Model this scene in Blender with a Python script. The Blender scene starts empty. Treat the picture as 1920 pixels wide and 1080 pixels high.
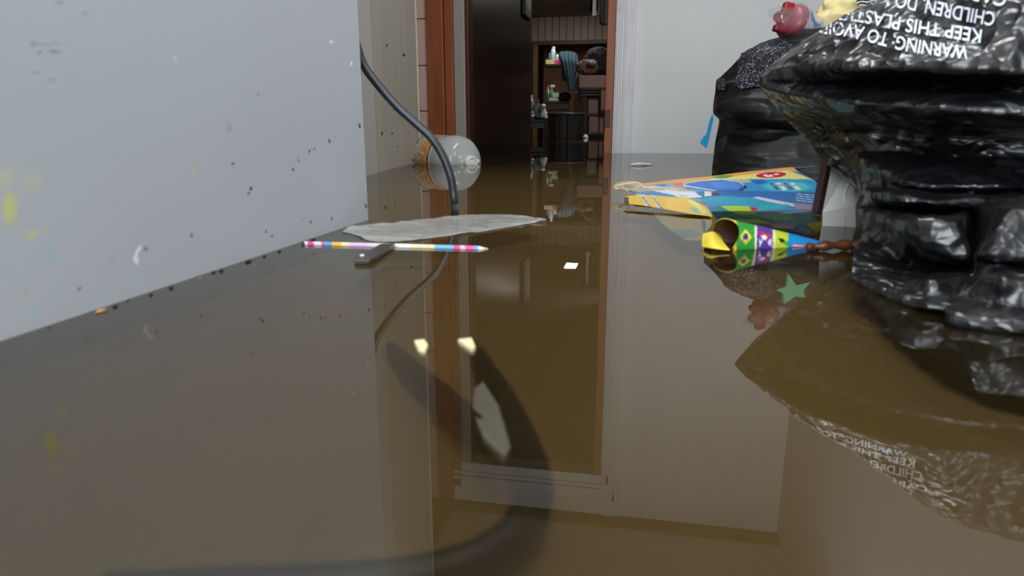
import bpy, bmesh, math, random
import numpy as np
from mathutils import Vector, Matrix, noise
from mathutils.bvhtree import BVHTree
random.seed(7)
SC = bpy.context.scene
COL = SC.collection

# ------------------------------------------------------------------ camera
F, CX, CY = 1250.0, 960.0, 540.0
CAM_Z = 0.12                        # lens twelve centimetres above the flood
YAW, PITCH = math.radians(11.05), math.radians(13.5)
HD = Vector((-math.sin(YAW), math.cos(YAW), 0))
RT = Vector((math.cos(YAW), math.sin(YAW), 0))
UP = Vector((0, 0, 1))
FW = HD * math.cos(PITCH) - UP * math.sin(PITCH)
UC = HD * math.sin(PITCH) + UP * math.cos(PITCH)
CP = Vector((0, 0, CAM_Z))
cam = bpy.data.cameras.new('camera')
cam.sensor_width = 36
cam.lens = 36 * F / 1920
cam.clip_start = 0.02
cam.dof.use_dof = True
cam.dof.focus_distance = 2.0
cam.dof.aperture_fstop = 9.0
camo = bpy.data.objects.new('camera', cam)
m = Matrix.Identity(4)
for i in range(3):
    m[i][0], m[i][1], m[i][2], m[i][3] = RT[i], UC[i], -FW[i], CP[i]
camo.matrix_world = m
COL.objects.link(camo)
SC.camera = camo

# ------------------------------------------------------------------ light and exposure
SC.view_settings.view_transform = 'Standard'
SC.view_settings.look = 'None'
SC.view_settings.gamma = 1
SC.view_settings.use_curve_mapping = False
SC.view_settings.exposure = 0.0
SC.cycles.max_bounces = 10
SC.cycles.diffuse_bounces = 5
SC.cycles.glossy_bounces = 5
SC.cycles.transparent_max_bounces = 16
SC.cycles.caustics_reflective = False
SC.cycles.caustics_refractive = False
SC.cycles.sample_clamp_indirect = 6

world = bpy.data.worlds.new('overcast')
SC.world = world
world.use_nodes = True
world.node_tree.nodes['Background'].inputs[0].default_value = (0.80, 0.90, 1.0, 1)
world.node_tree.nodes['Background'].inputs[1].default_value = 1.0

def area(name, loc, rot, sx, sy, power, col):
    l = bpy.data.lights.new(name, 'AREA')
    l.shape = 'RECTANGLE'; l.size = sx; l.size_y = sy; l.energy = power; l.color = col
    o = bpy.data.objects.new(name, l)
    o.location = loc; o.rotation_euler = rot
    COL.objects.link(o)
    return o
# overcast daylight entering by the wide doorway behind the photographer
area('doorway_daylight', (-0.05, -1.5, 1.05), (math.radians(86), 0, 0), 1.45, 1.7, 62, (0.88, 0.94, 1.0))
# unseen fill light added below the ceiling to brighten the door wall
area('ceiling_fill', (0.15, 1.55, 1.985), (0, 0, 0), 0.12, 1.1, 16, (0.94, 0.97, 1.0))
# daylight from the window in the right hand wall
# fill light added for the far room, hidden round the right hand jamb
area('far_room_fill', (-0.08, 7.3, 1.62), (math.radians(15), math.radians(25), 0), 0.5, 0.7, 17, (1.0, 0.94, 0.86))
area('window_daylight', (0.80, 0.35, 1.45), (0, math.radians(90), 0), 0.7, 0.9, 14, (0.90, 0.95, 1.0))

# ------------------------------------------------------------------ helpers
def S(r, g=None, b=None):
    if g is None: r, g, b = r
    def f(c):
        c = c / 255.0
        return c / 12.92 if c <= 0.04045 else ((c + 0.055) / 1.055) ** 2.4
    return (f(r), f(g), f(b), 1)

def ray(px, py): return FW + RT * ((px - CX) / F) + UC * ((CY - py) / F)
def P(px, py, yc):
    d = ray(px, py); return CP + d * (yc / d.dot(HD))
def W(px, py, z=0.0):
    d = ray(px, py); return CP + d * ((z - CAM_Z) / d.z)
def PY(px, py, Y):
    d = ray(px, py); return CP + d * (Y / d.y)
def PXp(px, py, X):
    d = ray(px, py); return CP + d * (X / d.x)
def proj(v):
    v = Vector(v) - CP
    d = v.dot(FW)
    return CX + F * v.dot(RT) / d, CY - F * v.dot(UC) / d

def mat(name, col, rough=0.5, metal=0.0, ior=1.45, spec=0.5, trans=0.0, alpha=1.0, var=0.0, vscale=8.0, bump=0.0,
        bscale=40.0, stretch=(1, 1, 1), attr=False, emit=None, estr=0.0, coat=0.0, dark=None):
    mt = bpy.data.materials.new(name); mt.use_nodes = True
    nt = mt.node_tree; b = nt.nodes['Principled BSDF']
    b.inputs['Base Color'].default_value = col
    b.inputs['Roughness'].default_value = rough
    b.inputs['Metallic'].default_value = metal
    b.inputs['IOR'].default_value = ior
    b.inputs['Specular IOR Level'].default_value = spec
    b.inputs['Transmission Weight'].default_value = trans
    b.inputs['Alpha'].default_value = alpha
    b.inputs['Coat Weight'].default_value = coat
    if emit:
        b.inputs['Emission Color'].default_value = emit
        b.inputs['Emission Strength'].default_value = estr
    tc = nt.nodes.new('ShaderNodeTexCoord'); mp = nt.nodes.new('ShaderNodeMapping')
    nt.links.new(tc.outputs['Object'], mp.inputs[0]); mp.inputs['Scale'].default_value = stretch
    src = None
    if attr:
        a = nt.nodes.new('ShaderNodeVertexColor'); a.layer_name = 'Col'; src = a.outputs[0]
    if var > 0:
        n = nt.nodes.new('ShaderNodeTexNoise'); n.inputs['Scale'].default_value = vscale
        n.inputs['Detail'].default_value = 5
        nt.links.new(mp.outputs[0], n.inputs['Vector'])
        r = nt.nodes.new('ShaderNodeMapRange')
        r.inputs[1].default_value = 0.3; r.inputs[2].default_value = 0.7
        nt.links.new(n.outputs[0], r.inputs[0])
        mx = nt.nodes.new('ShaderNodeMix'); mx.data_type = 'RGBA'; mx.blend_type = 'MIX'
        d = dark if dark else tuple(c * (1 - var) for c in col[:3]) + (1,)
        if src:
            mu = nt.nodes.new('ShaderNodeMix'); mu.data_type = 'RGBA'; mu.blend_type = 'MULTIPLY'
            mu.inputs[0].default_value = 1
            mx.inputs[6].default_value = (1 - var,) * 3 + (1,); mx.inputs[7].default_value = (1, 1, 1, 1)
            nt.links.new(r.outputs[0], mx.inputs[0])
            nt.links.new(src, mu.inputs[6]); nt.links.new(mx.outputs[2], mu.inputs[7]); src = mu.outputs[2]
        else:
            mx.inputs[6].default_value = d; mx.inputs[7].default_value = col
            nt.links.new(r.outputs[0], mx.inputs[0]); src = mx.outputs[2]
    if src: nt.links.new(src, b.inputs['Base Color'])
    if bump > 0:
        n = nt.nodes.new('ShaderNodeTexNoise'); n.inputs['Scale'].default_value = bscale
        n.inputs['Detail'].default_value = 4
        nt.links.new(mp.outputs[0], n.inputs['Vector'])
        bp = nt.nodes.new('ShaderNodeBump'); bp.inputs['Strength'].default_value = bump
        bp.inputs['Distance'].default_value = 0.01
        nt.links.new(n.outputs[0], bp.inputs['Height']); nt.links.new(bp.outputs[0], b.inputs['Normal'])
    return mt

def clear_film(name, tint=(0.95, 0.95, 0.95, 1), clear=0.75, gloss=0.12, milk=(0.8, 0.8, 0.8, 1)):
    """thin clear plastic: mostly see-through, some milk, sharp sheen"""
    mt = bpy.data.materials.new(name); mt.use_nodes = True
    nt = mt.node_tree; nt.nodes.clear()
    out = nt.nodes.new('ShaderNodeOutputMaterial')
    t = nt.nodes.new('ShaderNodeBsdfTransparent'); t.inputs[0].default_value = tint
    d = nt.nodes.new('ShaderNodeBsdfDiffuse'); d.inputs[0].default_value = milk
    g = nt.nodes.new('ShaderNodeBsdfGlossy'); g.inputs['Roughness'].default_value = gloss
    m1 = nt.nodes.new('ShaderNodeMixShader'); m1.inputs[0].default_value = clear
    nt.links.new(d.outputs[0], m1.inputs[1]); nt.links.new(t.outputs[0], m1.inputs[2])
    lw = nt.nodes.new('ShaderNodeLayerWeight'); lw.inputs['Blend'].default_value = 0.5
    pw = nt.nodes.new('ShaderNodeMath'); pw.operation = 'POWER'; pw.inputs[1].default_value = 4
    nt.links.new(lw.outputs['Facing'], pw.inputs[0])
    fr = nt.nodes.new('ShaderNodeMath'); fr.operation = 'MULTIPLY_ADD'; fr.inputs[1].default_value = .55; fr.inputs[2].default_value = .03
    nt.links.new(pw.outputs[0], fr.inputs[0])
    m2 = nt.nodes.new('ShaderNodeMixShader')
    nt.links.new(fr.outputs[0], m2.inputs[0]); nt.links.new(m1.outputs[0], m2.inputs[1]); nt.links.new(g.outputs[0], m2.inputs[2])
    nt.links.new(m2.outputs[0], out.inputs[0])
    return mt

def mk(name, V, Fc, mt, parent=None, smooth=False, cols=None):
    me = bpy.data.meshes.new(name)
    me.from_pydata([tuple(v) for v in V], [], [tuple(f) for f in Fc])
    me.materials.append(mt)
    if smooth: me.polygons.foreach_set('use_smooth', [True] * len(me.polygons))
    if cols is not None:
        ca = me.color_attributes.new('Col', 'FLOAT_COLOR', 'POINT')
        ca.data.foreach_set('color', np.asarray(cols, dtype=np.float32).ravel())
    me.update()
    o = bpy.data.objects.new(name, me); COL.objects.link(o)
    if parent is not None:
        o.parent = parent
        o.matrix_parent_inverse = world_of(parent).inverted()
    return o
WM = {}
def world_of(o): return WM.get(o.name, Matrix.Identity(4))

def thing(name, label, cat, loc=(0, 0, 0), group=None):
    o = bpy.data.objects.new(name, None); COL.objects.link(o)
    o.empty_display_size = 0.05
    o.location = loc
    WM[o.name] = Matrix.Translation(Vector(loc))
    o['label'] = label; o['category'] = cat
    if group: o['group'] = group
    return o
def tag(o, label, cat, group=None, kind=None):
    o['label'] = label; o['category'] = cat
    if group: o['group'] = group
    if kind: o['kind'] = kind
    return o
def struct(o): o['kind'] = 'structure'; return o

class MB:
    """collects shapes for ONE mesh"""
    def __init__(s): s.v = []; s.f = []
    def add(s, V, Fc):
        n = len(s.v); s.v += [Vector(p) for p in V]; s.f += [tuple(i + n for i in f) for f in Fc]; return s
    def box(s, a, b, mx=None):
        x0, y0, z0 = a; x1, y1, z1 = b
        V = [Vector(p) for p in ((x0, y0, z0), (x1, y0, z0), (x1, y1, z0), (x0, y1, z0), (x0, y0, z1), (x1, y0, z1), (x1, y1, z1), (x0, y1, z1))]
        if mx is not None: V = [mx @ p for p in V]
        return s.add(V, [(0, 3, 2, 1), (4, 5, 6, 7), (0, 1, 5, 4), (1, 2, 6, 5), (2, 3, 7, 6), (3, 0, 4, 7)])
    def bbox(s, a, b, r, mx=None):
        """box with bevelled edges"""
        bm = bmesh.new(); bmesh.ops.create_cube(bm, size=1)
        for v in bm.verts:
            v.co = Vector([(a[i] + b[i]) / 2 + v.co[i] * (b[i] - a[i]) for i in range(3)])
        bmesh.ops.bevel(bm, geom=list(bm.edges), offset=r, segments=2, affect='EDGES', profile=0.5)
        bm.verts.index_update()
        V = [v.co.copy() for v in bm.verts]; Fc = [[v.index for v in f.verts] for f in bm.faces]; bm.free()
        if mx is not None: V = [mx @ p for p in V]
        return s.add(V, Fc)
    def tube(s, pts, rad, seg=10, cap=True, flat=1.0):
        n = len(pts); pts = [Vector(p) for p in pts]
        rr = rad if isinstance(rad, (list, tuple)) else [rad] * n
        V = []; Fc = []
        prev = None
        for i in range(n):
            t = (pts[min(i + 1, n - 1)] - pts[max(i - 1, 0)]).normalized()
            if prev is None:
                a = t.cross(UP)
                if a.length < 1e-3: a = t.cross(Vector((1, 0, 0)))
            else: a = prev - t * prev.dot(t)
            a.normalize(); prev = a; b = t.cross(a)
            for k in range(seg):
                w = 2 * math.pi * k / seg
                V.append(pts[i] + (a * math.cos(w) + b * math.sin(w) * flat) * rr[i])
        for i in range(n - 1):
            for k in range(seg):
                k2 = (k + 1) % seg
                Fc.append((i * seg + k, i * seg + k2, (i + 1) * seg + k2, (i + 1) * seg + k))
        if cap:
            Fc.append(tuple(range(seg - 1, -1, -1))); Fc.append(tuple((n - 1) * seg + k for k in range(seg)))
        return s.add(V, Fc)
    def lathe(s, prof, base, axis, seg=32, ecc=1.0, cap=True):
        axis = Vector(axis).normalized(); base = Vector(base)
        a = axis.cross(UP)
        if a.length < 1e-3: a = Vector((1, 0, 0))
        a.normalize(); b = axis.cross(a).normalized()
        V = []; Fc = []; n = len(prof)
        for r, t in prof:
            for k in range(seg):
                w = 2 * math.pi * k / seg
                V.append(base + axis * t + (a * math.cos(w) + b * math.sin(w) * ecc) * r)
        for i in range(n - 1):
            for k in range(seg):
                k2 = (k + 1) % seg
                Fc.append((i * seg + k, i * seg + k2, (i + 1) * seg + k2, (i + 1) * seg + k))
        if cap:
            Fc.append(tuple(range(seg - 1, -1, -1))); Fc.append(tuple((n - 1) * seg + k for k in range(seg)))
        return s.add(V, Fc)
    def prism(s, poly, off):
        """closed polygon (3d points) extruded by vector off"""
        n = len(poly); off = Vector(off)
        V = [Vector(p) for p in poly] + [Vector(p) + off for p in poly]
        Fc = [tuple(range(n)), tuple(range(2 * n - 1, n - 1, -1))] + [(i, i + n, (i + 1) % n + n, (i + 1) % n) for i in range(n)]
        return s.add(V, Fc)
    def build(s, name, mt, parent=None, smooth=False, cols=None):
        return mk(name, s.v, s.f, mt, parent, smooth, cols)

def crom(P0, n):
    """Catmull-Rom resample of an (k,...) array to n points"""
    P0 = np.asarray(P0, dtype=float); k = len(P0)
    if k == 2:
        t = np.linspace(0, 1, n).reshape((-1,) + (1,) * (P0.ndim - 1)); return P0[0] * (1 - t) + P0[1] * t
    t = np.linspace(0, k - 1 - 1e-9, n); i = np.floor(t).astype(int); u = t - i
    g = lambda j: P0[np.clip(j, 0, k - 1)]
    a, b, c, d = g(i - 1), g(i), g(i + 1), g(i + 2)
    a = np.where((i == 0).reshape((-1,) + (1,) * (P0.ndim - 1)), 2 * b - c, a)
    d = np.where((i >= k - 2).reshape((-1,) + (1,) * (P0.ndim - 1)), 2 * c - b, d)
    u = u.reshape((-1,) + (1,) * (P0.ndim - 1))
    return 0.5 * (2 * b + (c - a) * u + (2 * a - 5 * b + 4 * c - d) * u ** 2 + (3 * b - a - 3 * c + d) * u ** 3)
def curve(pts, n): return [Vector(p) for p in crom([tuple(p) for p in pts], n)]
def surf(ctrl, nr, nc):
    """ctrl[row][col] points -> (nr,nc,3)"""
    rows = np.array([crom([tuple(p) for p in r], nc) for r in ctrl])
    return crom(rows, nr)
def gridfaces(nr, nc, off=0, flip=False):
    f = [(off + i * nc + j, off + i * nc + j + 1, off + (i + 1) * nc + j + 1, off + (i + 1) * nc + j) for i in range(nr - 1) for j in range(nc - 1)]
    return [tuple(reversed(q)) for q in f] if flip else f
def gnormals(G):
    du = np.gradient(G, axis=1); dv = np.gradient(G, axis=0)
    n = np.cross(du, dv); l = np.linalg.norm(n, axis=2, keepdims=True); return n / np.maximum(l, 1e-9)

def solid_sheet(G, th, down=None):
    """grid (nr,nc,3) -> closed thin solid of thickness th"""
    nr, nc, _ = G.shape; N = gnormals(G)
    B = G - N * th if down is None else G + np.array(down) * th
    V = list(map(tuple, G.reshape(-1, 3))) + list(map(tuple, B.reshape(-1, 3)))
    o = nr * nc
    Fc = gridfaces(nr, nc) + gridfaces(nr, nc, o, True)
    for j in range(nc - 1):
        Fc.append((j + 1, j, o + j, o + j + 1)); a = (nr - 1) * nc + j; Fc.append((a, a + 1, o + a + 1, o + a))
    for i in range(nr - 1):
        a = i * nc; Fc.append((a, a + nc, o + a + nc, o + a)); a = i * nc + nc - 1; Fc.append((a + nc, a, o + a, o + a + nc))
    return V, Fc

def paint(px, py, base, shapes):
    """flat printed shapes -> colour per point"""
    c = np.tile(np.array(S(*base)), (len(px), 1))
    for sh in shapes:
        k, g, col = sh[0], sh[1], np.array(S(*sh[2]))
        soft = None
        if k == 'p':
            ins = np.zeros(len(px), bool); n = len(g)
            for i in range(n):
                x0, y0 = g[i]; x1, y1 = g[(i + 1) % n]
                cond = (y0 > py) != (y1 > py)
                ins ^= cond & (px < (x1 - x0) * (py - y0) / ((y1 - y0) or 1e-9) + x0)
        else:
            cx, cy, rx, ry = g[:4]; a = math.radians(g[4]) if len(g) > 4 else 0
            dx, dy = px - cx, py - cy
            q = ((dx * math.cos(a) + dy * math.sin(a)) / rx) ** 2 + ((-dx * math.sin(a) + dy * math.cos(a)) / ry) ** 2
            if k == 's':                              # soft blot
                w = np.clip(1 - q, 0, 1)[:, None] * (sh[3] if len(sh) > 3 else 0.6)
                c = c * (1 - w) + col * w; continue
            ins = q < 1
        c[ins] = col
    return c
def pix(V):
    A = np.asarray(V, float) - np.array(CP)
    d = A @ np.array(FW)
    return CX + F * (A @ np.array(RT)) / d, CY - F * (A @ np.array(UC)) / d

def text_tris(body, bold=0.0):
    cu = bpy.data.curves.new('lettering', 'FONT'); cu.body = body; cu.size = 1.0; cu.offset = bold; cu.resolution_u = 4
    o = bpy.data.objects.new('lettering', cu); COL.objects.link(o)
    dg = bpy.context.evaluated_depsgraph_get()
    me = bpy.data.meshes.new_from_object(o.evaluated_get(dg))
    bpy.data.objects.remove(o); bpy.data.curves.remove(cu)
    bm = bmesh.new(); bm.from_mesh(me); bpy.data.meshes.remove(me)
    bmesh.ops.triangulate(bm, faces=bm.faces)
    for _ in range(3):
        es = [e for e in bm.edges if e.calc_length() > 0.14]
        if not es: break
        bmesh.ops.subdivide_edges(bm, edges=es, cuts=1)
        bmesh.ops.triangulate(bm, faces=bm.faces)
    bm.verts.index_update()
    V = [(v.co.x, v.co.y) for v in bm.verts]; Fc = [tuple(v.index for v in f.verts) for f in bm.faces]; bm.free()
    return V, Fc

def bag_film(name, col, rough, spec, scale, strength, stretch, tilt=0.0):
    mt = mat(name, col, rough, ior=1.5, spec=spec)
    nt = mt.node_tree; b = nt.nodes['Principled BSDF']
    tc = nt.nodes.new('ShaderNodeTexCoord'); mp = nt.nodes.new('ShaderNodeMapping')
    mp.inputs['Scale'].default_value = stretch; mp.inputs['Rotation'].default_value = (0, tilt, 0)
    nt.links.new(tc.outputs['Object'], mp.inputs[0])
    wn = nt.nodes.new('ShaderNodeTexNoise'); wn.inputs['Scale'].default_value = scale * .5; wn.inputs['Detail'].default_value = 3
    nt.links.new(mp.outputs[0], wn.inputs['Vector'])
    ad = nt.nodes.new('ShaderNodeVectorMath'); ad.operation = 'MULTIPLY_ADD'; ad.inputs[1].default_value = (.06, .06, .06)
    nt.links.new(wn.outputs['Color'], ad.inputs[0]); nt.links.new(mp.outputs[0], ad.inputs[2])
    last = None
    for k, (sc, dist) in enumerate(((scale, .010), (scale * 2.7, .0035))):
        vo = nt.nodes.new('ShaderNodeTexVoronoi'); vo.inputs['Scale'].default_value = sc
        nt.links.new(ad.outputs[0], vo.inputs['Vector'])
        bp = nt.nodes.new('ShaderNodeBump'); bp.inputs['Strength'].default_value = strength; bp.inputs['Distance'].default_value = dist
        nt.links.new(vo.outputs['Distance'], bp.inputs['Height'])
        if last: nt.links.new(last.outputs[0], bp.inputs['Normal'])
        last = bp
    nt.links.new(last.outputs[0], b.inputs['Normal'])
    return mt

# ------------------------------------------------------------------ materials
M = {}
M['white_wall'] = mat('white_wall_paint', S(226, 226, 226), 0.55, var=0.05, vscale=3, bump=0.05, bscale=60)
M['grey_wall'] = mat('off_white_plaster', S(205, 204, 200), 0.7, var=0.06, vscale=3)
M['ceil'] = mat('ceiling_paint', S(205, 200, 190), 0.8, var=0.05, vscale=2)
M['mud'] = mat('mud_floor', S(110, 92, 64), 0.9, var=0.2, vscale=4)
M['orange'] = mat('varnished_orange_wood', S(176, 96, 58), 0.42, var=0.35, vscale=5, stretch=(9, 9, 0.6), bump=0.05)
M['tile'] = mat('pink_glazed_tile', S(234, 198, 184), 0.3, var=0.05, vscale=5)
M['grout'] = mat('dark_grout', S(120, 88, 76), 0.9)
M['greytrim'] = mat('grey_painted_wood', S(176, 168, 158), 0.5, var=0.08, vscale=6, stretch=(3, 3, .5))
M['whitetrim'] = mat('chipped_white_gloss_paint', S(232, 230, 232), 0.42, var=0.10, vscale=14, stretch=(2, 2, 0.6), bump=0.25, bscale=30)
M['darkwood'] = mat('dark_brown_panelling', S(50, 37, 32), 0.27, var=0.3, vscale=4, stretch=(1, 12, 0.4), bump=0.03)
M['ply'] = mat('beige_plywood', S(178, 170, 157), 0.55, var=0.14, vscale=4, stretch=(6, 6, 0.5), bump=0.04)
M['plyedge'] = mat('pale_plywood_edge', S(208, 198, 180), 0.6, var=0.15, vscale=20)
M['stile'] = mat('grey_white_stile_paint', S(178, 174, 170), 0.45, var=0.05, vscale=5)
M['farstrip'] = mat('beige_wall_strips', S(190, 174, 158), 0.6, var=0.12, vscale=5, stretch=(8, 8, .6))
M['farwood'] = mat('brown_beam_wood', S(110, 84, 58), 0.5, var=0.25, vscale=5, stretch=(4, 4, .6))
M['farpost'] = mat('yellow_post_wood', S(150, 120, 76), 0.5, var=0.2, vscale=5, stretch=(6, 6, .6))
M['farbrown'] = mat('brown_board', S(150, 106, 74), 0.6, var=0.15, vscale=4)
M['farceil'] = mat('grey_far_ceiling', S(150, 148, 144), 0.8)
M['black'] = mat('black_plastic_matt', S(20, 20, 21), 0.4)
M['bag'] = bag_film('black_bin_bag_film', S(18, 18, 21), .30, .85, 26, 1.0, (1, 1, 1))
M['bag2'] = bag_film('black_bin_bag_rear', S(14, 14, 14), .45, .3, 16, .8, (.35, .35, 1.5), .45)
M['bagwet'] = mat('black_bin_bag_under_water', S(14, 14, 15), .6, spec=.05)
M['print'] = mat('white_bag_print', S(225, 228, 236), 0.4)
M['cable'] = mat('black_rubber_cable', S(52, 57, 62), 0.30, spec=0.6, var=0.2, vscale=30)
M['cablewet'] = mat('black_wet_cable', S(13, 14, 15), 0.4)
M['vcol'] = mat('printed_card', S(255, 255, 255), 0.35, attr=True)
M['vmat'] = mat('printed_matt', S(255, 255, 255), 0.5, attr=True)
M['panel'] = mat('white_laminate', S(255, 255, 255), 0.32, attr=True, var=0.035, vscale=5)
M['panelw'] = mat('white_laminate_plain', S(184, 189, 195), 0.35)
M['film'] = clear_film('clear_film')
M['sheetfilm'] = clear_film('milky_clear_plastic', clear=0.70, gloss=0.1, milk=S(226, 226, 220))
M['jug'] = clear_film('translucent_jug_plastic', tint=(.9, .92, .92, 1), clear=0.26, gloss=0.12, milk=S(196, 200, 198))
M['whiteplastic'] = mat('white_plastic', S(214, 212, 208), 0.35, var=0.06, vscale=9)
M['capwhite'] = mat('white_cap', S(228, 228, 226), 0.35)
M['red'] = mat('dark_red_plastic', S(158, 20, 36), 0.3)
M['reddome'] = mat('red_bottle_shoulder', S(165, 48, 62), 0.3)
M['yellow'] = mat('pale_yellow_cloth', S(240, 222, 160), 0.85, var=0.08, vscale=20, bump=0.2, bscale=120)
M['teal'] = mat('teal_cloth', S(66, 90, 100), 0.9, var=0.25, vscale=10)
M['blue'] = mat('bright_blue_ribbon', S(28, 150, 205), 0.35)
M['mint'] = mat('mint_green_plastic', S(120, 214, 160), 0.5)
M['brownleg'] = mat('dark_red_brown_wood', S(84, 46, 38), 0.4, var=0.4, vscale=6, stretch=(10, 10, 1))
M['stick'] = mat('wet_brown_stick', S(96, 52, 28), 0.35, var=0.4, vscale=40)
M['knit'] = None
M['box'] = mat('mauve_brown_card', S(128, 104, 98), 0.7, var=0.12, vscale=12)
M['blackwood'] = mat('black_furniture', S(26, 23, 22), 0.4)
M['steel'] = mat('dull_steel', S(84, 80, 76), 0.35, metal=0.5, var=0.2, vscale=60)
M['fleck'] = mat('dark_debris', S(48, 36, 28), 0.7)
M['tan'] = mat('tan_debris', S(196, 150, 104), 0.7, var=0.3, vscale=200)
M['cream'] = mat('cream_scrap_paper', S(238, 222, 176), 0.7)

def flood_materials():
    base = S(190, 161, 106)
    def make(name, keep, gloss):
        mt = bpy.data.materials.new(name); mt.use_nodes = True
        nt = mt.node_tree; nt.nodes.clear()
        out = nt.nodes.new('ShaderNodeOutputMaterial')
        d = nt.nodes.new('ShaderNodeBsdfDiffuse')
        tc = nt.nodes.new('ShaderNodeTexCoord'); n = nt.nodes.new('ShaderNodeTexNoise'); n.inputs['Scale'].default_value = 1.6
        nt.links.new(tc.outputs['Object'], n.inputs['Vector'])
        mx = nt.nodes.new('ShaderNodeMix'); mx.data_type = 'RGBA'
        mx.inputs[6].default_value = tuple(c * 0.88 for c in base[:3]) + (1,); mx.inputs[7].default_value = base
        nt.links.new(n.outputs[0], mx.inputs[0]); nt.links.new(mx.outputs[2], d.inputs[0])
        last = d
        if keep > 0:
            t = nt.nodes.new('ShaderNodeBsdfTransparent'); t.inputs[0].default_value = (0.96, 0.93, 0.86, 1)
            a = nt.nodes.new('ShaderNodeMixShader'); a.inputs[0].default_value = keep
            nt.links.new(d.outputs[0], a.inputs[1]); nt.links.new(t.outputs[0], a.inputs[2]); last = a
        if gloss:
            g = nt.nodes.new('ShaderNodeBsdfGlossy'); g.inputs['Roughness'].default_value = 0.0
            fr = nt.nodes.new('ShaderNodeFresnel'); fr.inputs[0].default_value = 2.1
            b = nt.nodes.new('ShaderNodeMixShader')
            nt.links.new(fr.outputs[0], b.inputs[0]); nt.links.new(last.outputs[0], b.inputs[1]); nt.links.new(g.outputs[0], b.inputs[2]); last = b
        nt.links.new(last.outputs[0], out.inputs[0])
        return mt
    return make('flood_surface', 0.97, True), make('silt_haze', 0.55, False), make('silt_deep', 0.0, False)

# ------------------------------------------------------------------ the room
YF = 3.40                     # door wall
XL, XR = -1.62, 0.79
YB = -1.45
ZF, ZC = -0.25, 2.02
def jx(px, py=292): return PY(px, py, YF).x
xo0, xo1 = jx(809), jx(1184)                       # outer edges of the casing
xi0, xi1 = jx(855), jx(1133)                       # opening between the casings
struct(MB().box((-2.6, YB - .1, ZF - .1), (1.2, 12.6, ZF)).build('floor', M['mud']))
struct(MB().box((XL - .1, YB - .1, ZC), (XR + .1, YF + .1, ZC + .1)).build('ceiling', M['ceil']))
struct(MB().box((XL - .1, YB, ZF), (XL, YF, ZC)).build('wall_left', M['grey_wall']))
wr = MB()
wr.box((XR, YB, ZF), (XR + .1, -0.05, ZC)); wr.box((XR, 0.75, ZF), (XR + .1, YF, ZC))
wr.box((XR, -0.05, ZF), (XR + .1, 0.75, 0.95)); wr.box((XR, -0.05, 1.9), (XR + .1, 0.75, ZC))
struct(wr.build('wall_right', M['grey_wall']))
wb = MB()
wb.box((XL, YB - .1, ZF), (-0.8, YB, ZC)); wb.box((0.7, YB - .1, ZF), (XR, YB, ZC)); wb.box((-0.8, YB - .1, 1.92), (0.7, YB, ZC))
struct(wb.build('wall_back', M['grey_wall']))
wf = MB()
wf.box((xi1 + .03, YF, ZF), (XR, YF + .1, ZC)); wf.box((xi0 - .03, YF, 1.76), (xi1 + .03, YF + .1, ZC))
wf.box((XL, YF, ZF), (xi0 - .03, YF + .1, ZC))
struct(wf.build('wall_front', M['white_wall']))
# pink tiles between the corner and the casing
zt = [PY(797, y, YF).z for y in (36, 122.5, 208.5)]
pit = (zt[0] - zt[2]) / 2
tl = MB(); k = -3
while zt[2] + (k) * pit < ZC:
    z0 = zt[2] + k * pit; z1 = min(z0 + pit, ZC)
    for j in range(3):
        x1 = xo0 - .004 - j * .2; tl.bbox((max(x1 - .196, XL), YF - .012, z0 + .003), (x1, YF, z1 - .002), .002)
    k += 1
struct(MB().box((XL, YF - .007, ZF), (xo0, YF, ZC)).build('trim_1', M['grout']))
struct(tl.build('trim_2', M['tile']))
# casing, left: two orange boards with a dark groove, grey jamb, white bead
def board(px0, px1, y0, y1, z1=1.985, bev=.004):
    return MB().bbox((jx(px0), y0, ZF), (jx(px1), y1, z1), bev)
struct(board(809, 839.2, YF - .035, YF).build('trim_3', M['orange']))
struct(board(840.4, 855.5, YF - .028, YF).build('trim_4', M['orange']))
struct(board(839, 840.6, YF - .02, YF).build('trim_5', mat('groove_shadow_gap', S(66, 32, 20), .7)))
struct(board(855.6, 872.5, YF - .012, YF + .06, 1.9).build('trim_6', M['greytrim']))
struct(board(872.6, 875, YF - .016, YF + .06, 1.86).build('trim_7', M['plyedge']))
struct(board(875.2, 881.5, YF + .0, YF + .10, 1.84).build('trim_8', mat('red_brown_jamb', S(92, 48, 32), .4, var=.3, vscale=6, stretch=(9, 9, .5))))
# casing, right: orange jamb then moulded white architrave
struct(board(1131.5, 1147.5, YF - .02, YF + .10, 1.75).build('trim_9', mat('varnished_jamb_wood', S(160, 84, 36), 0.42, var=0.35, vscale=5, stretch=(9, 9, 0.6))))
prof = [(1147.5, .034), (1150, .036), (1150.6, .018), (1153.4, .018), (1154, .040), (1158.6, .042), (1159.2, .024), (1162.2, .024), (1162.8, .042), (1166.5, .044), (1167, .038), (1168.4, .038), (1169, .044), (1172.6, .044), (1173.2, .026), (1176.4, .026), (1177, .042), (1181.2, .040), (1181.8, .016), (1184.5, .014)]
V = []; Fc = []
for z in (ZF, 1.985):
    for p, d in prof: V.append((jx(p), YF - d, z))
n = len(prof)
Fc = [(i, i + 1, n + i + 1, n + i) for i in range(n - 1)]
V += [(jx(1147.5), YF, ZF), (jx(1147.5), YF, 1.985), (jx(1184.5), YF, ZF), (jx(1184.5), YF, 1.985)]
Fc += [(2 * n, 0, n, 2 * n + 1), (n - 1, 2 * n + 2, 2 * n + 3, 2 * n - 1)]
struct(mk('trim_10', V, Fc, M['whitetrim']))
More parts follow.
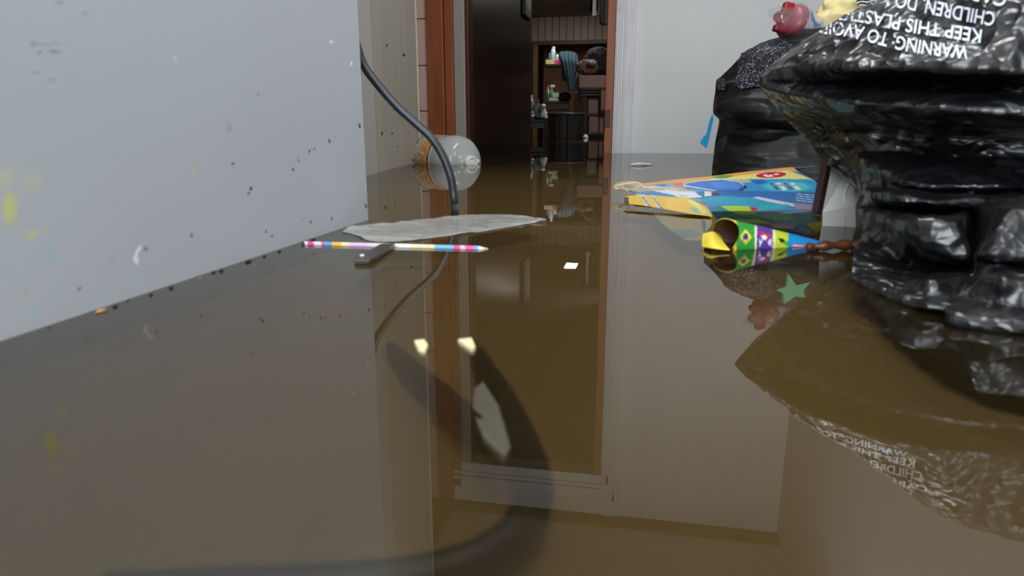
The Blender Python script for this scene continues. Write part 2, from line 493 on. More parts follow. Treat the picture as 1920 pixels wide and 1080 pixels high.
# head of the casing, moulded white
hd = MB(); x0, x1 = jx(841), jx(1184.5)
for a, b, d in ((1.75, 1.80, .024), (1.80, 1.815, .036), (1.815, 1.83, .020), (1.83, 1.85, .036), (1.85, 1.90, .026), (1.90, 1.985, .032)):
    hd.box((x0, YF - d, a), (x1, YF, b))
struct(hd.build('trim_11', M['whitetrim']))
struct(MB().box((XL, YF - .09, ZC - .02), (XR, YF, ZC)).build('trim_12', M['farwood']))
struct(MB().box((xo0 - .02, YB, ZC - .03), (xo0 + .1, YF - .09, ZC)).build('trim_13', M['farwood']))

# corridor and far room
XW = -0.975; YE = 5.85; ZK = 1.84; YFAR = 11.05; XCR = 0.98
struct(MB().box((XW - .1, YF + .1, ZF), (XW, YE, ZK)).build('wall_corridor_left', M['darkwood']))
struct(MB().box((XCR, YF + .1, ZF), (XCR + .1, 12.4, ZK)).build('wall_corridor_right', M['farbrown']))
struct(MB().box((-2.45, YE - .1, ZF), (XW - .1, YE, ZK)).build('wall_far_front', M['farbrown']))
struct(MB().box((-2.45, YE, ZF), (-2.35, 12.4, ZK)).build('wall_far_left', M['farbrown']))
struct(MB().box((-2.45, YF + .1, ZK), (XCR + .1, 12.4, ZK + .1)).build('ceiling_far', M['farceil']))
zb = PY(1060, 80, YFAR).z
xp = PY(1001, 150, YFAR).x
stp = MB(); k = 0; x = xp - .6
while x < XCR:
    stp.box((x, YFAR - .012, zb + .03), (x + .098, YFAR, ZK - .03)); x += .112
struct(stp.build('wall_far', M['farstrip']))
struct(MB().box((-2.35, YFAR, zb), (XCR, YFAR + .08, ZK)).box((-2.35, YFAR, ZF), (xp - .01, YFAR + .08, zb)).build('wall_far_backing', M['farwood']))
struct(MB().box((xp - .02, YFAR - .05, zb - .03), (XCR, YFAR, zb + .03)).build('trim_14', M['farwood']))
struct(MB().box((-2.35, YFAR - .03, ZK - .035), (XCR, YFAR, ZK)).build('trim_15', M['farwood']))
struct(MB().bbox((xp - .01, YFAR - .05, ZF), (xp + .065, YFAR + .05, zb - .03), .006).build('trim_16', M['farpost']))
xb0, xb1 = PY(1019, 150, 11.9).x, PY(1103, 150, 11.9).x
struct(MB().box((-2.35, 12.3, ZF), (XCR, 12.4, ZK)).build('wall_alcove', M['blackwood']))
struct(MB().box((xb0, 11.9, ZF), (xb1, 11.94, zb + .1)).build('wall_alcove_board', M['farbrown']))

# flood water: surface sheet, silt haze sheets below it
wm = flood_materials()
def sheet(z): return [(-2.5, YB - .05, z), (1.0, YB - .05, z), (1.0, 12.4, z), (-2.5, 12.4, z)]
wv = sheet(0) + sheet(-.0215) + sheet(-.036) + sheet(-.075)
wo = mk('flood_water', wv, [(0, 1, 2, 3), (4, 5, 6, 7), (8, 9, 10, 11), (12, 13, 14, 15)], wm[0])
for q in wm[1:]: wo.data.materials.append(q)
for i, p in enumerate(wo.data.polygons): p.material_index = (0, 1, 1, 2)[i]
tag(wo, 'still murky brown flood water covering the whole floor and mirroring the room', 'water', kind='stuff')

# ------------------------------------------------------------------ left: white cupboard side
XC = -0.361; YC1 = PXp(690, 412, XC).y
cup = thing('white_cupboard', 'tall white laminate cupboard at left, its side speckled with dirt and yellow stains', 'cupboard', (XC - .25, .3, ZF))
ny, nz = 420, 300
ys = np.linspace(-.1, YC1, ny); zs = np.linspace(-.08, .42, nz)
G = np.zeros((nz, ny, 3)); G[..., 0] = XC; G[..., 1] = ys[None, :]; G[..., 2] = zs[:, None]
front = G[..., :].reshape(-1, 3)
ok = front[:, 1] > 0.15
px, py = pix(np.where(ok[:, None], front, np.array([XC, .3, .1])))
px = np.where(ok, px, -500)
SH = []
for x, y, rx, ry, s in ((470, 353, 3, 3, 1), (466, 364, 2, 2, 1), (550, 318, 2, 3, 1), (560, 301, 2, 2, 1), (580, 284, 2, 2, 1), (590, 279, 2, 2, 1), (617, 264, 1.6, 4, 1),
                        (629, 256, 1.5, 1.5, 1), (483, 178, 1.6, 1.6, 1), (583, 416, 2.2, 3, 1), (510, 443, 2, 2.5, 1), (358, 440, 1.5, 5, 1), (437, 307, 1.8, 2, 1), (498, 434, 1.2, 3, 1),
                        (566, 415, 1.4, 1.6, 1), (622, 410, 1.2, 4, 1), (674, 236, 2, 5, 1), (686, 386, 1.5, 4, 1), (132, 558, 2.2, 2.2, 1), (148, 542, 1.5, 1.5, 1)):
    SH.append(('e', (x, y, rx, ry, -15), (70, 56, 48)))
for x, y, rx, ry, c, w in ((62, 83, 9, 4, (110, 112, 116), .7), (90, 83, 30, 3.5, (140, 142, 146), .5), (75, 99, 5, 4, (110, 112, 116), .7), (102, 97, 16, 4, (112, 114, 118), .7),
                           (112, 5, 10, 5, (130, 132, 134), .6), (159, 25, 9, 6, (140, 142, 146), .5), (66, 137, 16, 4, (146, 148, 152), .5), (98, 151, 13, 4, (140, 142, 146), .5), (132, 86, 5, 5, (190, 170, 150), .5),
                           (18, 390, 18, 40, (212, 214, 110), .75), (8, 335, 26, 24, (208, 208, 160), .5), (60, 439, 15, 13, (210, 208, 130), .6), (60, 340, 24, 26, (206, 206, 160), .4),
                           (361, 318, 6, 8, (206, 204, 150), .6), (95, 478, 8, 16, (140, 190, 210), .7), (12, 500, 8, 10, (150, 196, 214), .6), (38, 508, 9, 14, (160, 198, 214), .5), (68, 580, 9, 12, (150, 190, 210), .5),
                           (112, 536, 8, 16, (160, 186, 206), .5), (258, 528, 12, 12, (165, 195, 212), .5), (212, 488, 14, 8, (180, 176, 176), .6), (188, 552, 8, 14, (165, 195, 212), .4), (430, 240, 6, 12, (150, 152, 156), .6),
                           (273, 467, 5, 5, (120, 86, 66), 1.0), (51, 547, 5, 6, (200, 140, 110), .7)):
    SH.append(('s', (x, y, rx, ry), c, w))
SH += [('p', [(262, 460), (264, 466), (258, 480), (258, 494), (252, 494), (252, 478)], (238, 238, 236)), ('e', (328, 111, 3, 3), (236, 236, 238)), ('e', (621, 79, 3, 3), (236, 236, 238)), ('e', (659, 120, 2.5, 4), (240, 240, 242))]
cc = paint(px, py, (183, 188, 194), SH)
mk('side_panel', G.reshape(-1, 3), gridfaces(nz, ny), M['panel'], cup, cols=cc)
bd = MB()
bd.bbox((XC - .5, -.1, ZF), (XC - .0015, YC1 - .001, 1.62), .003)
bd.build('carcass', M['panelw'], cup)
MB().box((XC - .0014, -.1, .42), (XC, YC1, 1.62)).box((XC - .0014, -.1, ZF), (XC, YC1, -.08)).build('side_panel_upper', M['panelw'], cup)
MB().bbox((XC - .022, YC1, ZF), (XC - .0002, YC1 + .0022, 1.62), .0008).build('edge_band', M['capwhite'], cup)

# plywood wardrobe behind it
p0, p1 = W(710, 323), W(787, 303)
s0 = W(687, 329)
ward = thing('plywood_wardrobe', 'beige plywood wardrobe with grey white stile standing between white cupboard and tiled strip', 'wardrobe', (p0.x - .2, p0.y + .3, ZF))
def up_prism(pts, z0, z1): return MB().prism([Vector((p.x, p.y, z0)) for p in pts], (0, 0, z1 - z0))
dv = (p1 - p0).normalized(); nv = Vector((dv.y, -dv.x, 0))
if nv.x < 0: nv = -nv
up_prism([p0, p1, p1 - nv * .02, p0 - nv * .02], ZF, 1.78).build('side_board', M['ply'], ward)
up_prism([s0, p0 + (W(708.5, 325) - p0) * 1.0, p0 - nv * .02 + dv * .01, s0 + dv * .03 - nv * .02], ZF, 1.78).build('stile', M['stile'], ward)
e1 = W(791, 303)
up_prism([p1 + dv * .001, p1 + dv * .006 + nv * .004, p1 + dv * .02 - nv * .02, p1 + dv * .001 - nv * .02], ZF, 1.78).build('edge_strip', M['plyedge'], ward)
up_prism([s0 + dv * .035 - nv * .021, p1 - nv * .021, p1 + Vector((-.45, .03, 0)), s0 + Vector((-.5, .1, 0))], ZF, 1.76).build('carcass', M['blackwood'], ward)
kn = PXp(757, 103, 0)
def on_board(px, py):
    d = ray(px, py); t = (p0 - CP).dot(nv) / d.dot(nv); return CP + d * t + nv * .0008
for (x, y, rx, ry) in ((757, 103, 2.2, 3), (735, 250, 1.5, 2), (716, 250, 1.5, 4), (738, 203, .8, 5), (725, 85, 1, 3), (775, 300, 4, 1), (704, 282, 1, 3), (745, 275, 1, 1.5)):
    MB().add([on_board(x + rx * math.cos(t), y + ry * math.sin(t)) for t in np.linspace(0, 2 * math.pi, 9)[:-1]], [tuple(range(8))]).build('knot_mark', M['fleck'], ward)

# ------------------------------------------------------------------ black cable
A = [P(640, 20, 1.04), P(652, 40, 1.035), P(665, 72, 1.034), P(682, 122, 1.034), P(712, 163, 1.034), P(745, 200, 1.034), P(778, 230, 1.034), P(808, 258, 1.034), P(830, 292, 1.034), P(845, 332, 1.033), P(851, 370, 1.032), P(853, 395, 1.02),
     Vector((W(856, 420).x, W(856, 420).y, -.05)), Vector((W(862, 440).x, W(862, 440).y, -.11))]
cab = MB().tube(curve(A, 90), .0063, 14).build('black_cable', M['cable'], smooth=True)
tag(cab, 'thick black cable curving down from behind white cupboard into the water', 'cable')
B = [W(890, 655, -.035), W(905, 690, -.022), W(932, 730, -.016), W(958, 780, -.013), W(982, 835, -.0115), W(1000, 890, -.012), W(1000, 940, -.012), W(968, 1000, -.012), W(920, 1040, -.012), W(850, 1070, -.012), W(740, 1092, -.013), W(600, 1104, -.012), W(430, 1110, -.012), W(200, 1120, -.014)]
tag(MB().tube(curve(B, 90), .0072, 14).build('submerged_cord', M['cablewet'], smooth=True), 'blurred dark cord looping just under the water close to the viewer', 'cord')
B2 = [W(732, 662, -.03), W(775, 705, -.02), W(830, 752, -.016), W(880, 795, -.014), W(930, 822, -.013), W(985, 832, -.022)]
tag(MB().tube(curve(B2, 50), .0082, 14).build('submerged_cord', M['cablewet'], smooth=True), 'short straight dark cord under the water running up left to meet the loop', 'cord')
pl = [W(905, 715, -.006), W(934, 760, -.003), W(957, 838, -.0018), W(945, 858, -.0018), W(908, 822, -.003), W(886, 770, -.006), W(890, 730, -.006)]
tag(MB().prism(pl, (0, 0, -.003)).build('plastic_scrap', M['capwhite']), 'white plastic scrap under the water caught where two dark cords meet', 'scrap')
for i, (x, y, a) in enumerate(((789, 644, 0), (876, 642, 1))):
    q = [W(x + dx, y + dy, .002) for dx, dy in (((-12, -6), (6, -8), (13, 2), (8, 12), (-4, 9)) if a == 0 else ((-17, -6), (8, -9), (15, 8), (9, 12), (-4, 3)))]
    tag(MB().prism(q, (0, 0, -.002)).build('cream_scrap', M['cream']), ('round cream scrap afloat left of pink tile reflection' if a == 0 else 'pointed cream scrap afloat right of orange casing reflection'), 'scrap', 'cream scraps on the near water')

# ------------------------------------------------------------------ floating clear sheet, pencil, bar
ctrl = []
for t, y_up, y_lo in ((642, 431, 434), (668, 424, 442), (700, 421, 453), (760, 415, 452), (830, 407, 444), (895, 402.5, 436), (950, 402.5, 427), (990, 406, 420), (1024, 411, 414.5)):
    ctrl.append([W(t, y_lo, .0006), W(t, y_lo * .66 + y_up * .34, .0025), W(t, y_lo * .33 + y_up * .67, .001), W(t, y_up, .002)])
G = surf(ctrl, 90, 24)
for i in range(90):
    for j in range(24):
        p = Vector(G[i, j]); G[i, j, 2] += .0022 * noise.noise(Vector((p.x * 22, p.y * 60, 1))) + .0008 * noise.noise(p * 120)
        G[i, j, 2] = max(G[i, j, 2], .0008)
V, Fc = solid_sheet(G, .0004)
tag(mk('plastic_sheet', V, Fc, M['sheetfilm'], smooth=True), 'crumpled clear plastic sheet lying on the water above the striped pencil', 'plastic sheet')

pa, pb = W(568, 457.5, .0004), W(914, 466.5, .0004)
pen = thing('striped_pencil', 'thin pencil with pink, blue and yellow stripes floating on the water beside white cupboard', 'pencil', pa)
cols_px = [(568, (60, 60, 70)), (571, (232, 222, 236)), (577, (226, 80, 150)), (588, (236, 214, 226)), (602, (214, 84, 150)), (608, (90, 165, 215)), (622, (236, 190, 70)), (640, (238, 224, 170)), (655, (222, 190, 222)), (690, (226, 204, 222)), (738, (236, 236, 236)), (770, (238, 220, 180)), (800, (236, 214, 160)), (815, (110, 180, 210)), (850, (214, 80, 140)), (862, (236, 190, 200)), (872, (226, 90, 150)), (888, (110, 160, 220)), (897, (238, 238, 236)), (905, (230, 200, 160))]
n = 140; pts = [pa.lerp(pb, i / (n - 1)) for i in range(n)]
rad = [.0030 if i < n - 8 else .0030 * (n - i) / 8 * .8 + .0004 for i in range(n)]
b = MB().tube(pts, rad, 12)
vx, vy = pix(b.v); C0 = np.zeros((len(b.v), 4))
for x, c in cols_px: C0[vx >= x - (3 if x == 568 else 0)] = S(*c)
C0[C0[:, 3] == 0] = S(60, 60, 70)
b.build('shaft', M['vcol'], pen, smooth=True, cols=C0)
MB().tube([pb - (pb - pa) * .012, pb + (pb - pa) * .004], [.0014, .0003], 8).build('tip', mat('bare_pencil_wood', S(206, 160, 120), .6), pen)
# dark metal bar across the pencil
qa, qb = W(735, 457, .0065), W(672, 487, .010)
bar = thing('metal_strip', 'short dark metal strip lying across the striped pencil', 'strip', qb)
V = [W(740, 456.5, .0045), W(714, 457, .0045), W(664, 485, .004), W(666, 488, .004), W(690, 489, .004), W(704, 482, .0045)]
MB().prism(V, (0, 0, -.003)).build('blade', M['steel'], bar)
MB().lathe([(.0022, 0), (.0022, .001), (.001, .0016)], W(679, 480, .0044), UP, 10).build('rivet', M['capwhite'], bar)
MB().prism([W(665, 488.2, .004), W(691, 489.3, .004), W(692, 492, .001), W(668, 492, .001)], (0, .002, 0)).build('end_tab', M['cream'], bar)

# ------------------------------------------------------------------ debris along the cupboard's waterline
deb = [(190, 582, 12, 'tan', 'tan leaf scrap stuck at the waterline of white cupboard'), (216, 573, 6, 'fleck', 'dark crumb just right of the tan leaf scrap'), (283, 551, 5, 'fleck', None), (321, 538, 6, 'fleck', None), (375, 521, 3, 'tan', None), (400, 509, 5, 'fleck', None), (415, 506, 6, 'fleck', None), (466, 489, 10, 'fleck', 'long dark crumb at the waterline left of the striped pencil'), (496, 479, 5, 'fleck', None), (524, 470, 5, 'fleck', None), (587, 448, 9, 'fleck', 'dark crumb at the waterline just above the striped pencil'), (643, 431, 4, 'fleck', 'dark crumb at the left tip of clear plastic sheet'), (239, 563, 3, 'fleck', None), (93, 613, 3, 'fleck', 'lone tiny crumb at the waterline left of the tan leaf scrap')]
for x, y, r, k, lb in deb:
    c = W(x, y + 1, .0008); c.x = max(c.x, XC + .0022 + (.002 if k == 'tan' else 0))
    s = r * (c - CP).length / F
    V = []; seg = 8
    b = MB(); dd = Vector((math.sin(.02), 1, 0)).normalized()
    ra = s; rb = min(s * .5, .002)
    prof = [(.1, -1), (.7, -.6), (1, 0), (.6, .6), (.15, 1)]
    ring = []
    for rr, t in prof:
        for q in range(seg):
            w = 2 * math.pi * q / seg
            jit = 1 + .25 * noise.noise(Vector((x, q, t * 3)))
            ring.append(c + dd * t * ra + (Vector((1, 0, 0)) * math.cos(w) + UP * math.sin(w) * .8) * rb * rr * jit)
    b.add(ring, [(i * seg + q, i * seg + (q + 1) % seg, (i + 1) * seg + (q + 1) % seg, (i + 1) * seg + q) for i in range(4) for q in range(seg)] + [tuple(range(seg)), tuple(4 * seg + q for q in range(seg))])
    tag(b.build('debris_crumb', M[k], smooth=True), lb or 'small crumb of debris floating along the waterline of white cupboard', 'debris', 'debris crumbs along the cupboard')
tg = MB().tube(curve([W(1183, 309, .003), W(1200, 307.5, .006), W(1221, 309, .002)], 12), .0045, 8).build('floating_twig', M['whiteplastic'], smooth=True)
tag(tg, 'pale stick floating by the foot of the white wall right of door', 'stick')
tag(MB().lathe([(.004, 0), (.02, .004), (.03, .02), (.022, .035), (.004, .04)], W(972, 268, -.004), UP, 10, ecc=.7).build('foam_bit', M['capwhite'], smooth=True), 'tiny white foam bit floating beside the dark brown corridor wall', 'scrap')

# ------------------------------------------------------------------ water jug
jc = W(849, 306)
jax = (RT * .66 - HD * .75).normalized()
jug = thing('water_jug', 'translucent plastic water jug with orange patterned band floating by the door', 'jug', jc)
R = .091
base = Vector((jc.x, jc.y, .004)) - jax * .03
prof = [(.0, .128), (.018, .128), (.022, .120), (.05, .111), (.074, .096), (.088, .074), (R, .050), (R + .001, .040), (R, .03)]
prof = [(r, t) for r, t in reversed(prof)]
body = [(.001, -.118), (.06, -.118), (.083, -.115), (R, -.102), (R, -.06), (R, .03)] + prof[1:]
MB().lathe(body, base, jax, 56, cap=False).build('body', M['jug'], jug, smooth=True)
nb, sg = 60, 240
V = []; C0 = []
ax = jax; aa = ax.cross(UP).normalized(); bb = ax.cross(aa).normalized()
for i in range(nb):
    t = -.098 + .118 * i / (nb - 1)
    for k in range(sg + 1):
        w = 2 * math.pi * k / sg
        V.append(base + ax * t + (aa * math.cos(w) + bb * math.sin(w)) * (R + .0012))
        u = k / sg
        e = i / (nb - 1)
        if e > .93: c = (224, 206, 198)
        elif e > .86: c = (96, 60, 50)
        elif e > .42:
            q = noise.noise(Vector((u * 60, e * 14, 2)))
            c = (206, 128, 44) if abs(q) > .17 else ((120, 70, 44) if q > 0 else (232, 214, 170))
        elif e > .05:
            q = math.sin(u * 2 * math.pi * 44 + (4 if int(e * 18) % 2 else 0)) * math.cos(e * 56)
            c = (206, 206, 196) if q > .05 else ((74, 78, 74) if q > -.5 else (206, 170, 90))
        else: c = (96, 60, 62)
        C0.append(S(*c))
fc = gridfaces(nb, sg + 1)
mk('label_band', V, fc, M['vcol'], jug, smooth=True, cols=C0)
MB().lathe([(.0, .122), (.024, .122), (.025, .124), (.025, .140), (.022, .143), (.017, .143), (.016, .140), (.010, .140), (.009, .1425), (.0, .1425)], base, jax, 36, cap=False).build('cap', M['capwhite'], jug, smooth=False)
hb = base + jax * .11 + (RT * .058 + UP * .008)
nub = W(897, 306.5, .0); nub = P(890, 303, (jc - CP).dot(HD) - .03)
MB().lathe([(.0, 0), (.008, 0), (.0085, .012), (.006, .016), (.0, .016)], nub, RT, 14, cap=False).build('spout', M['capwhite'], jug, smooth=True)

# ------------------------------------------------------------------ colourful packaging
pk = thing('pencil_package', 'large torn colourful cardboard package with red oval and flags, half sunk in water', 'package', W(1400, 400))
rows = [
    [P(1176, 348, 1.33), P(1280, 336, 1.33), P(1380, 325, 1.33), P(1476, 314, 1.33), P(1490, 318, 1.315)],
    [P(1178, 356, 1.24), P(1290, 350, 1.24), P(1390, 342, 1.24), P(1490, 334, 1.23), P(1530, 342, 1.21)],
    [P(1190, 364, 1.15), P(1300, 365, 1.13), P(1400, 362, 1.12), P(1490, 360, 1.12), P(1532, 362, 1.12)],
    [W(1215, 381, .003), W(1310, 384, .003), W(1400, 384, .004), W(1490, 383, .004), W(1534, 384, .003)],
    [W(1225, 398, -.003), W(1320, 402, -.002), W(1410, 404, -.003), W(1490, 404, -.004), W(1538, 404, -.006)],
    [W(1245, 425, -.004), W(1330, 425, -.003), W(1420, 428, -.004), W(1490, 428, -.007), W(1545, 425, -.012)],
    [W(1285, 452, -.005), W(1345, 452, -.004), W(1430, 450, -.006), W(1495, 446, -.01), W(1550, 440, -.018)],
]
nr, nc = 150, 300
G = surf(rows, nr, nc)
for i in range(nr):
    for j in range(nc):
        p = Vector(G[i, j]); G[i, j, 2] += .0016 * noise.noise(Vector((p.x * 14, p.y * 9, 3)))
V, Fc = solid_sheet(G, .0009)
px, py = pix(V)
SH = [
    ('p', [(1150, 330), (1150, 352), (1270, 343), (1476, 322), (1540, 322), (1476, 300)], (224, 160, 84)),
    ('p', [(1180, 352), (1270, 344), (1370, 331), (1476, 319), (1510, 331), (1530, 340), (1410, 336), (1300, 341)], (226, 216, 124)),
    ('p', [(1300, 341), (1410, 335.5), (1515, 336), (1540, 342), (1540, 400), (1300, 380)], (36, 150, 204)),
    ('p', [(1255, 345), (1300, 338), (1400, 336), (1420, 340), (1330, 349), (1255, 352)], (196, 172, 128)),
    ('p', [(1332, 333), (1352, 328), (1380, 329), (1366, 333), (1350, 335)], (88, 150, 74)),
    ('p', [(1405, 338), (1430, 337), (1440, 342), (1420, 346)], (30, 96, 176)),
    ('e', (1446, 328, 30, 6.4, -3), (240, 226, 214)), ('e', (1446, 328, 28.6, 5.6, -3), (186, 22, 46)),
    ('p', [(1430, 329), (1436, 326), (1440, 329), (1446, 326.5), (1452, 331), (1440, 332)], (238, 214, 214)), ('p', [(1450, 326), (1458, 324.5), (1462, 327), (1454, 328.5)], (238, 214, 214)),
    ('p', [(1248, 345), (1262, 342), (1268, 347), (1250, 349)], (110, 168, 204)), ('p', [(1263, 345), (1278, 342), (1288, 348), (1266, 350)], (208, 106, 100)),
    ('p', [(1281, 345), (1310, 339), (1352, 336.5), (1385, 340), (1402, 351), (1392, 358.5), (1350, 359), (1310, 353), (1282, 348)], (236, 236, 244)),
    ('p', [(1283, 345), (1312, 339.6), (1352, 337.2), (1384, 340.6), (1400, 351), (1390, 357.5), (1350, 358), (1312, 352), (1284, 347)], (52, 112, 198)),
    ('p', [(1330, 343), (1370, 339), (1392, 346), (1384, 354), (1345, 355)], (70, 140, 218)),
    ('p', [(1396, 346), (1402, 351), (1392, 358), (1384, 357), (1394, 352)], (26, 34, 92)),
    ('e', (1476, 350, 48, 10.5, 1), (40, 178, 196)), ('e', (1476, 350, 40, 8.5, 1), (72, 196, 206)),
]
for k in range(4):
    x = 1442 + k * 13
    SH.append(('p', [(x, 343 + k * .3), (x + 6, 342.5), (x + 22, 355), (x + 13, 356.5)], (38, 110, 190) if k % 2 == 0 else (226, 232, 236)))
    SH.append(('p', [(x + 4, 346), (x + 9, 346), (x + 13, 349), (x + 7, 349)], (220, 90, 80)))
SH += [
    ('p', [(1300, 361), (1345, 357), (1540, 360), (1540, 400), (1420, 378), (1300, 372)], (34, 104, 176)),
    ('p', [(1216, 348), (1260, 352), (1316, 362), (1316, 370), (1290, 371), (1216, 356)], (222, 226, 232)),
    ('p', [(1305, 361), (1310, 357.5), (1321, 358), (1321, 368), (1311, 367)], (34, 122, 170)), ('p', [(1321, 358), (1334, 359), (1334, 367.5), (1321, 368)], (236, 226, 220)),
    ('p', [(1334, 359), (1348, 362), (1352, 368), (1334, 367)], (56, 62, 90)),
    ('p', [(1310, 372), (1350, 367), (1430, 372), (1480, 380), (1440, 388), (1350, 382)], (28, 158, 186)),
    ('p', [(1410, 370), (1422, 369), (1500, 384), (1492, 388), (1440, 378)], (206, 214, 226)),
    ('p', [(1486, 380), (1524, 384), (1540, 392), (1536, 404), (1500, 398), (1490, 388)], (150, 130, 158)),
    ('p', [(1350, 386), (1400, 386), (1425, 392), (1416, 400), (1436, 406), (1390, 402), (1368, 396)], (178, 206, 40)),
    ('p', [(1406, 388), (1416, 389), (1424, 395), (1410, 396)], (180, 30, 66)),
    ('p', [(1425, 384), (1480, 383), (1470, 390), (1420, 395)], (40, 170, 190)),
    ('p', [(1330, 390), (1350, 386), (1380, 402), (1420, 406), (1540, 396), (1545, 420), (1440, 420), (1350, 410)], (44, 128, 136)),
    ('p', [(1380, 402), (1480, 398), (1500, 412), (1420, 410)], (70, 150, 96)),
    ('p', [(1345, 408), (1400, 411), (1480, 422), (1545, 430), (1545, 445), (1440, 432), (1350, 420)], (48, 104, 170)),
    ('p', [(1370, 410), (1430, 412), (1450, 420), (1400, 418)], (170, 200, 70)),
    ('e', (1468, 424, 24, 5, 4), (226, 120, 170)), ('e', (1470, 425, 20, 3.4, 4), (214, 206, 196)),
    ('p', [(1510, 420), (1540, 415), (1560, 430), (1530, 436)], (190, 206, 40)),
    # yellow printed end
    ('p', [(1150, 360), (1216, 366), (1280, 372), (1322, 386), (1345, 412), (1400, 420), (1440, 430), (1440, 480), (1150, 480)], (240, 214, 110)),
    ('p', [(1262, 366), (1290, 371), (1322, 386), (1345, 414), (1338, 416), (1318, 390), (1285, 376)], (226, 218, 130)),
    ('p', [(1240, 431), (1296, 431), (1316, 438), (1300, 446), (1254, 448)], (126, 160, 214)), ('p', [(1285, 436), (1305, 434), (1308, 440), (1290, 443)], (150, 196, 150)),
    ('p', [(1295, 388), (1316, 392), (1316, 400), (1300, 400)], (180, 200, 150)),
]
for k in range(4):
    SH.append(('p', [(1492, 362 + k * 4.2), (1530, 366.5 + k * 4.2), (1530, 367.6 + k * 4.2), (1492, 363.2 + k * 4.2)], (190, 214, 230)))
C0 = paint(px, py, (60, 130, 190), SH)
mk('printed_card', V, Fc, M['vcol'], pk, smooth=True, cols=C0)
# yellow pencil shaped flap standing clear of the water, left end
rows = [[P(1172, 369, 1.09), P(1200, 367, 1.09), P(1245, 369, 1.07), P(1292, 375, 1.04), P(1324, 388, 1.0)],
        [P(1170, 376, 1.06), P(1200, 376, 1.05), P(1245, 380, 1.02), P(1292, 388, .99), P(1330, 396, .96)],
        [P(1178, 383, 1.02), P(1206, 386, 1.0), P(1248, 393, .97), P(1292, 401, .93), P(1336, 406, .91)]]
G = surf(rows, 50, 130); V, Fc = solid_sheet(G, .0012); px, py = pix(V)
SH = [('p', [(1160, 370), (1178, 369), (1180, 384), (1160, 384)], (70, 54, 44)), ('p', [(1250, 370), (1300, 372), (1340, 400), (1300, 406), (1248, 400)], (232, 186, 84)),
      ('p', [(1201, 365), (1209, 365), (1221, 392), (1214, 392)], (206, 204, 200)), ('p', [(1219, 365), (1227, 366), (1246, 398), (1238, 398)], (206, 204, 200)),
      ('p', [(1285, 372), (1300, 374), (1330, 398), (1318, 400)], (228, 220, 130)), ('p', [(1292, 388), (1308, 390), (1312, 399), (1300, 399)], (150, 190, 150)), ('p', [(1320, 404), (1330, 404), (1330, 413), (1320, 411)], (232, 220, 206))]
for k in range(7):
    SH.append(('p', [(1203 + k * 2.2, 369 + k * 3.2), (1208 + k * 2.2, 369 + k * 3.2), (1209 + k * 2.2, 371 + k * 3.2), (1204 + k * 2.2, 371 + k * 3.2)], (90, 88, 90)))
    SH.append(('p', [(1222 + k * 2.7, 370 + k * 3.6), (1227 + k * 2.7, 370 + k * 3.6), (1229 + k * 2.7, 372 + k * 3.6), (1224 + k * 2.7, 372 + k * 3.6)], (80, 78, 84)))
mk('yellow_flap', V, Fc, M['vcol'], pk, smooth=True, cols=paint(px, py, (222, 180, 52), SH))
# clear film torn at the left
rows = [[P(1152, 349, 1.25), P(1190, 344, 1.27), P(1215, 350, 1.25), P(1300, 360, 1.18), P(1340, 366, 1.14)],
        [P(1154, 353, 1.22), P(1195, 352, 1.22), P(1230, 360, 1.2), P(1300, 370, 1.13), P(1345, 380, 1.08)],
        [P(1165, 359, 1.18), P(1195, 364, 1.17), P(1240, 371, 1.14), P(1300, 381, 1.07), P(1340, 400, 1.0)]]
G = surf(rows, 40, 90)
for i in range(40):
    for j in range(90):
        p = Vector(G[i, j]); G[i, j, 2] += .003 + .004 * abs(noise.noise(p * 30)) + .0012 * noise.noise(p * 90)
V, Fc = solid_sheet(G, .0005)
mk('clear_wrapper', V, Fc, clear_film('wrapper_film', tint=(.98, .96, .92, 1), clear=.78, gloss=.1, milk=S(236, 226, 206)), pk, smooth=True)
b = MB()
for pl in ([(1150, 350), (1172, 345), (1195, 343), (1201, 348), (1180, 353), (1155, 354), (1150, 350)], [(1152, 353), (1182, 356), (1210, 352), (1240, 358)], [(1155, 351), (1172, 357), (1179, 364), (1176, 370)], [(1202, 349), (1230, 357), (1268, 363), (1300, 369), (1322, 368)]):
    b.tube(curve([P(x, y, 1.2) for x, y in pl], 30), .0016, 6)
b.build('wrapper_fold', mat('amber_film_fold', S(214, 188, 132), .3), pk, smooth=True)
# curled corner rolled into a cone, with flags
C_a, C_b = W(1360, 450, .006), W(1545, 462, -.002)
nA, nT = 120, 72
V = []; axd = (C_b - C_a); ln = axd.length; axn = axd.normalized(); sd = UP.cross(axn).normalized()
for i in range(nA):
    s = i / (nA - 1)
    for k in range(nT + 1):
        w = -math.radians(200) + math.radians(395) * k / nT
        r = (.0205 * (1 - s) ** .9 + .0048) * (1 - .15 * (k / nT))
        c = C_a + axn * (ln * s)
        fc_ = max(0, (sd * math.cos(w) + UP * math.sin(w)).dot(-HD * .72 + UP * .69)); mouth = .012 * fc_ ** 1.6 * (1 - s) ** 6
        V.append(c + axn * (mouth - .005 * (1 - s) ** 3) + (sd * math.cos(w) * 1.05 + UP * math.sin(w)) * r)
G = np.array([tuple(p) for p in V]).reshape(nA, nT + 1, 3)
V, Fc = solid_sheet(G, .0012)
px, py = pix(V)
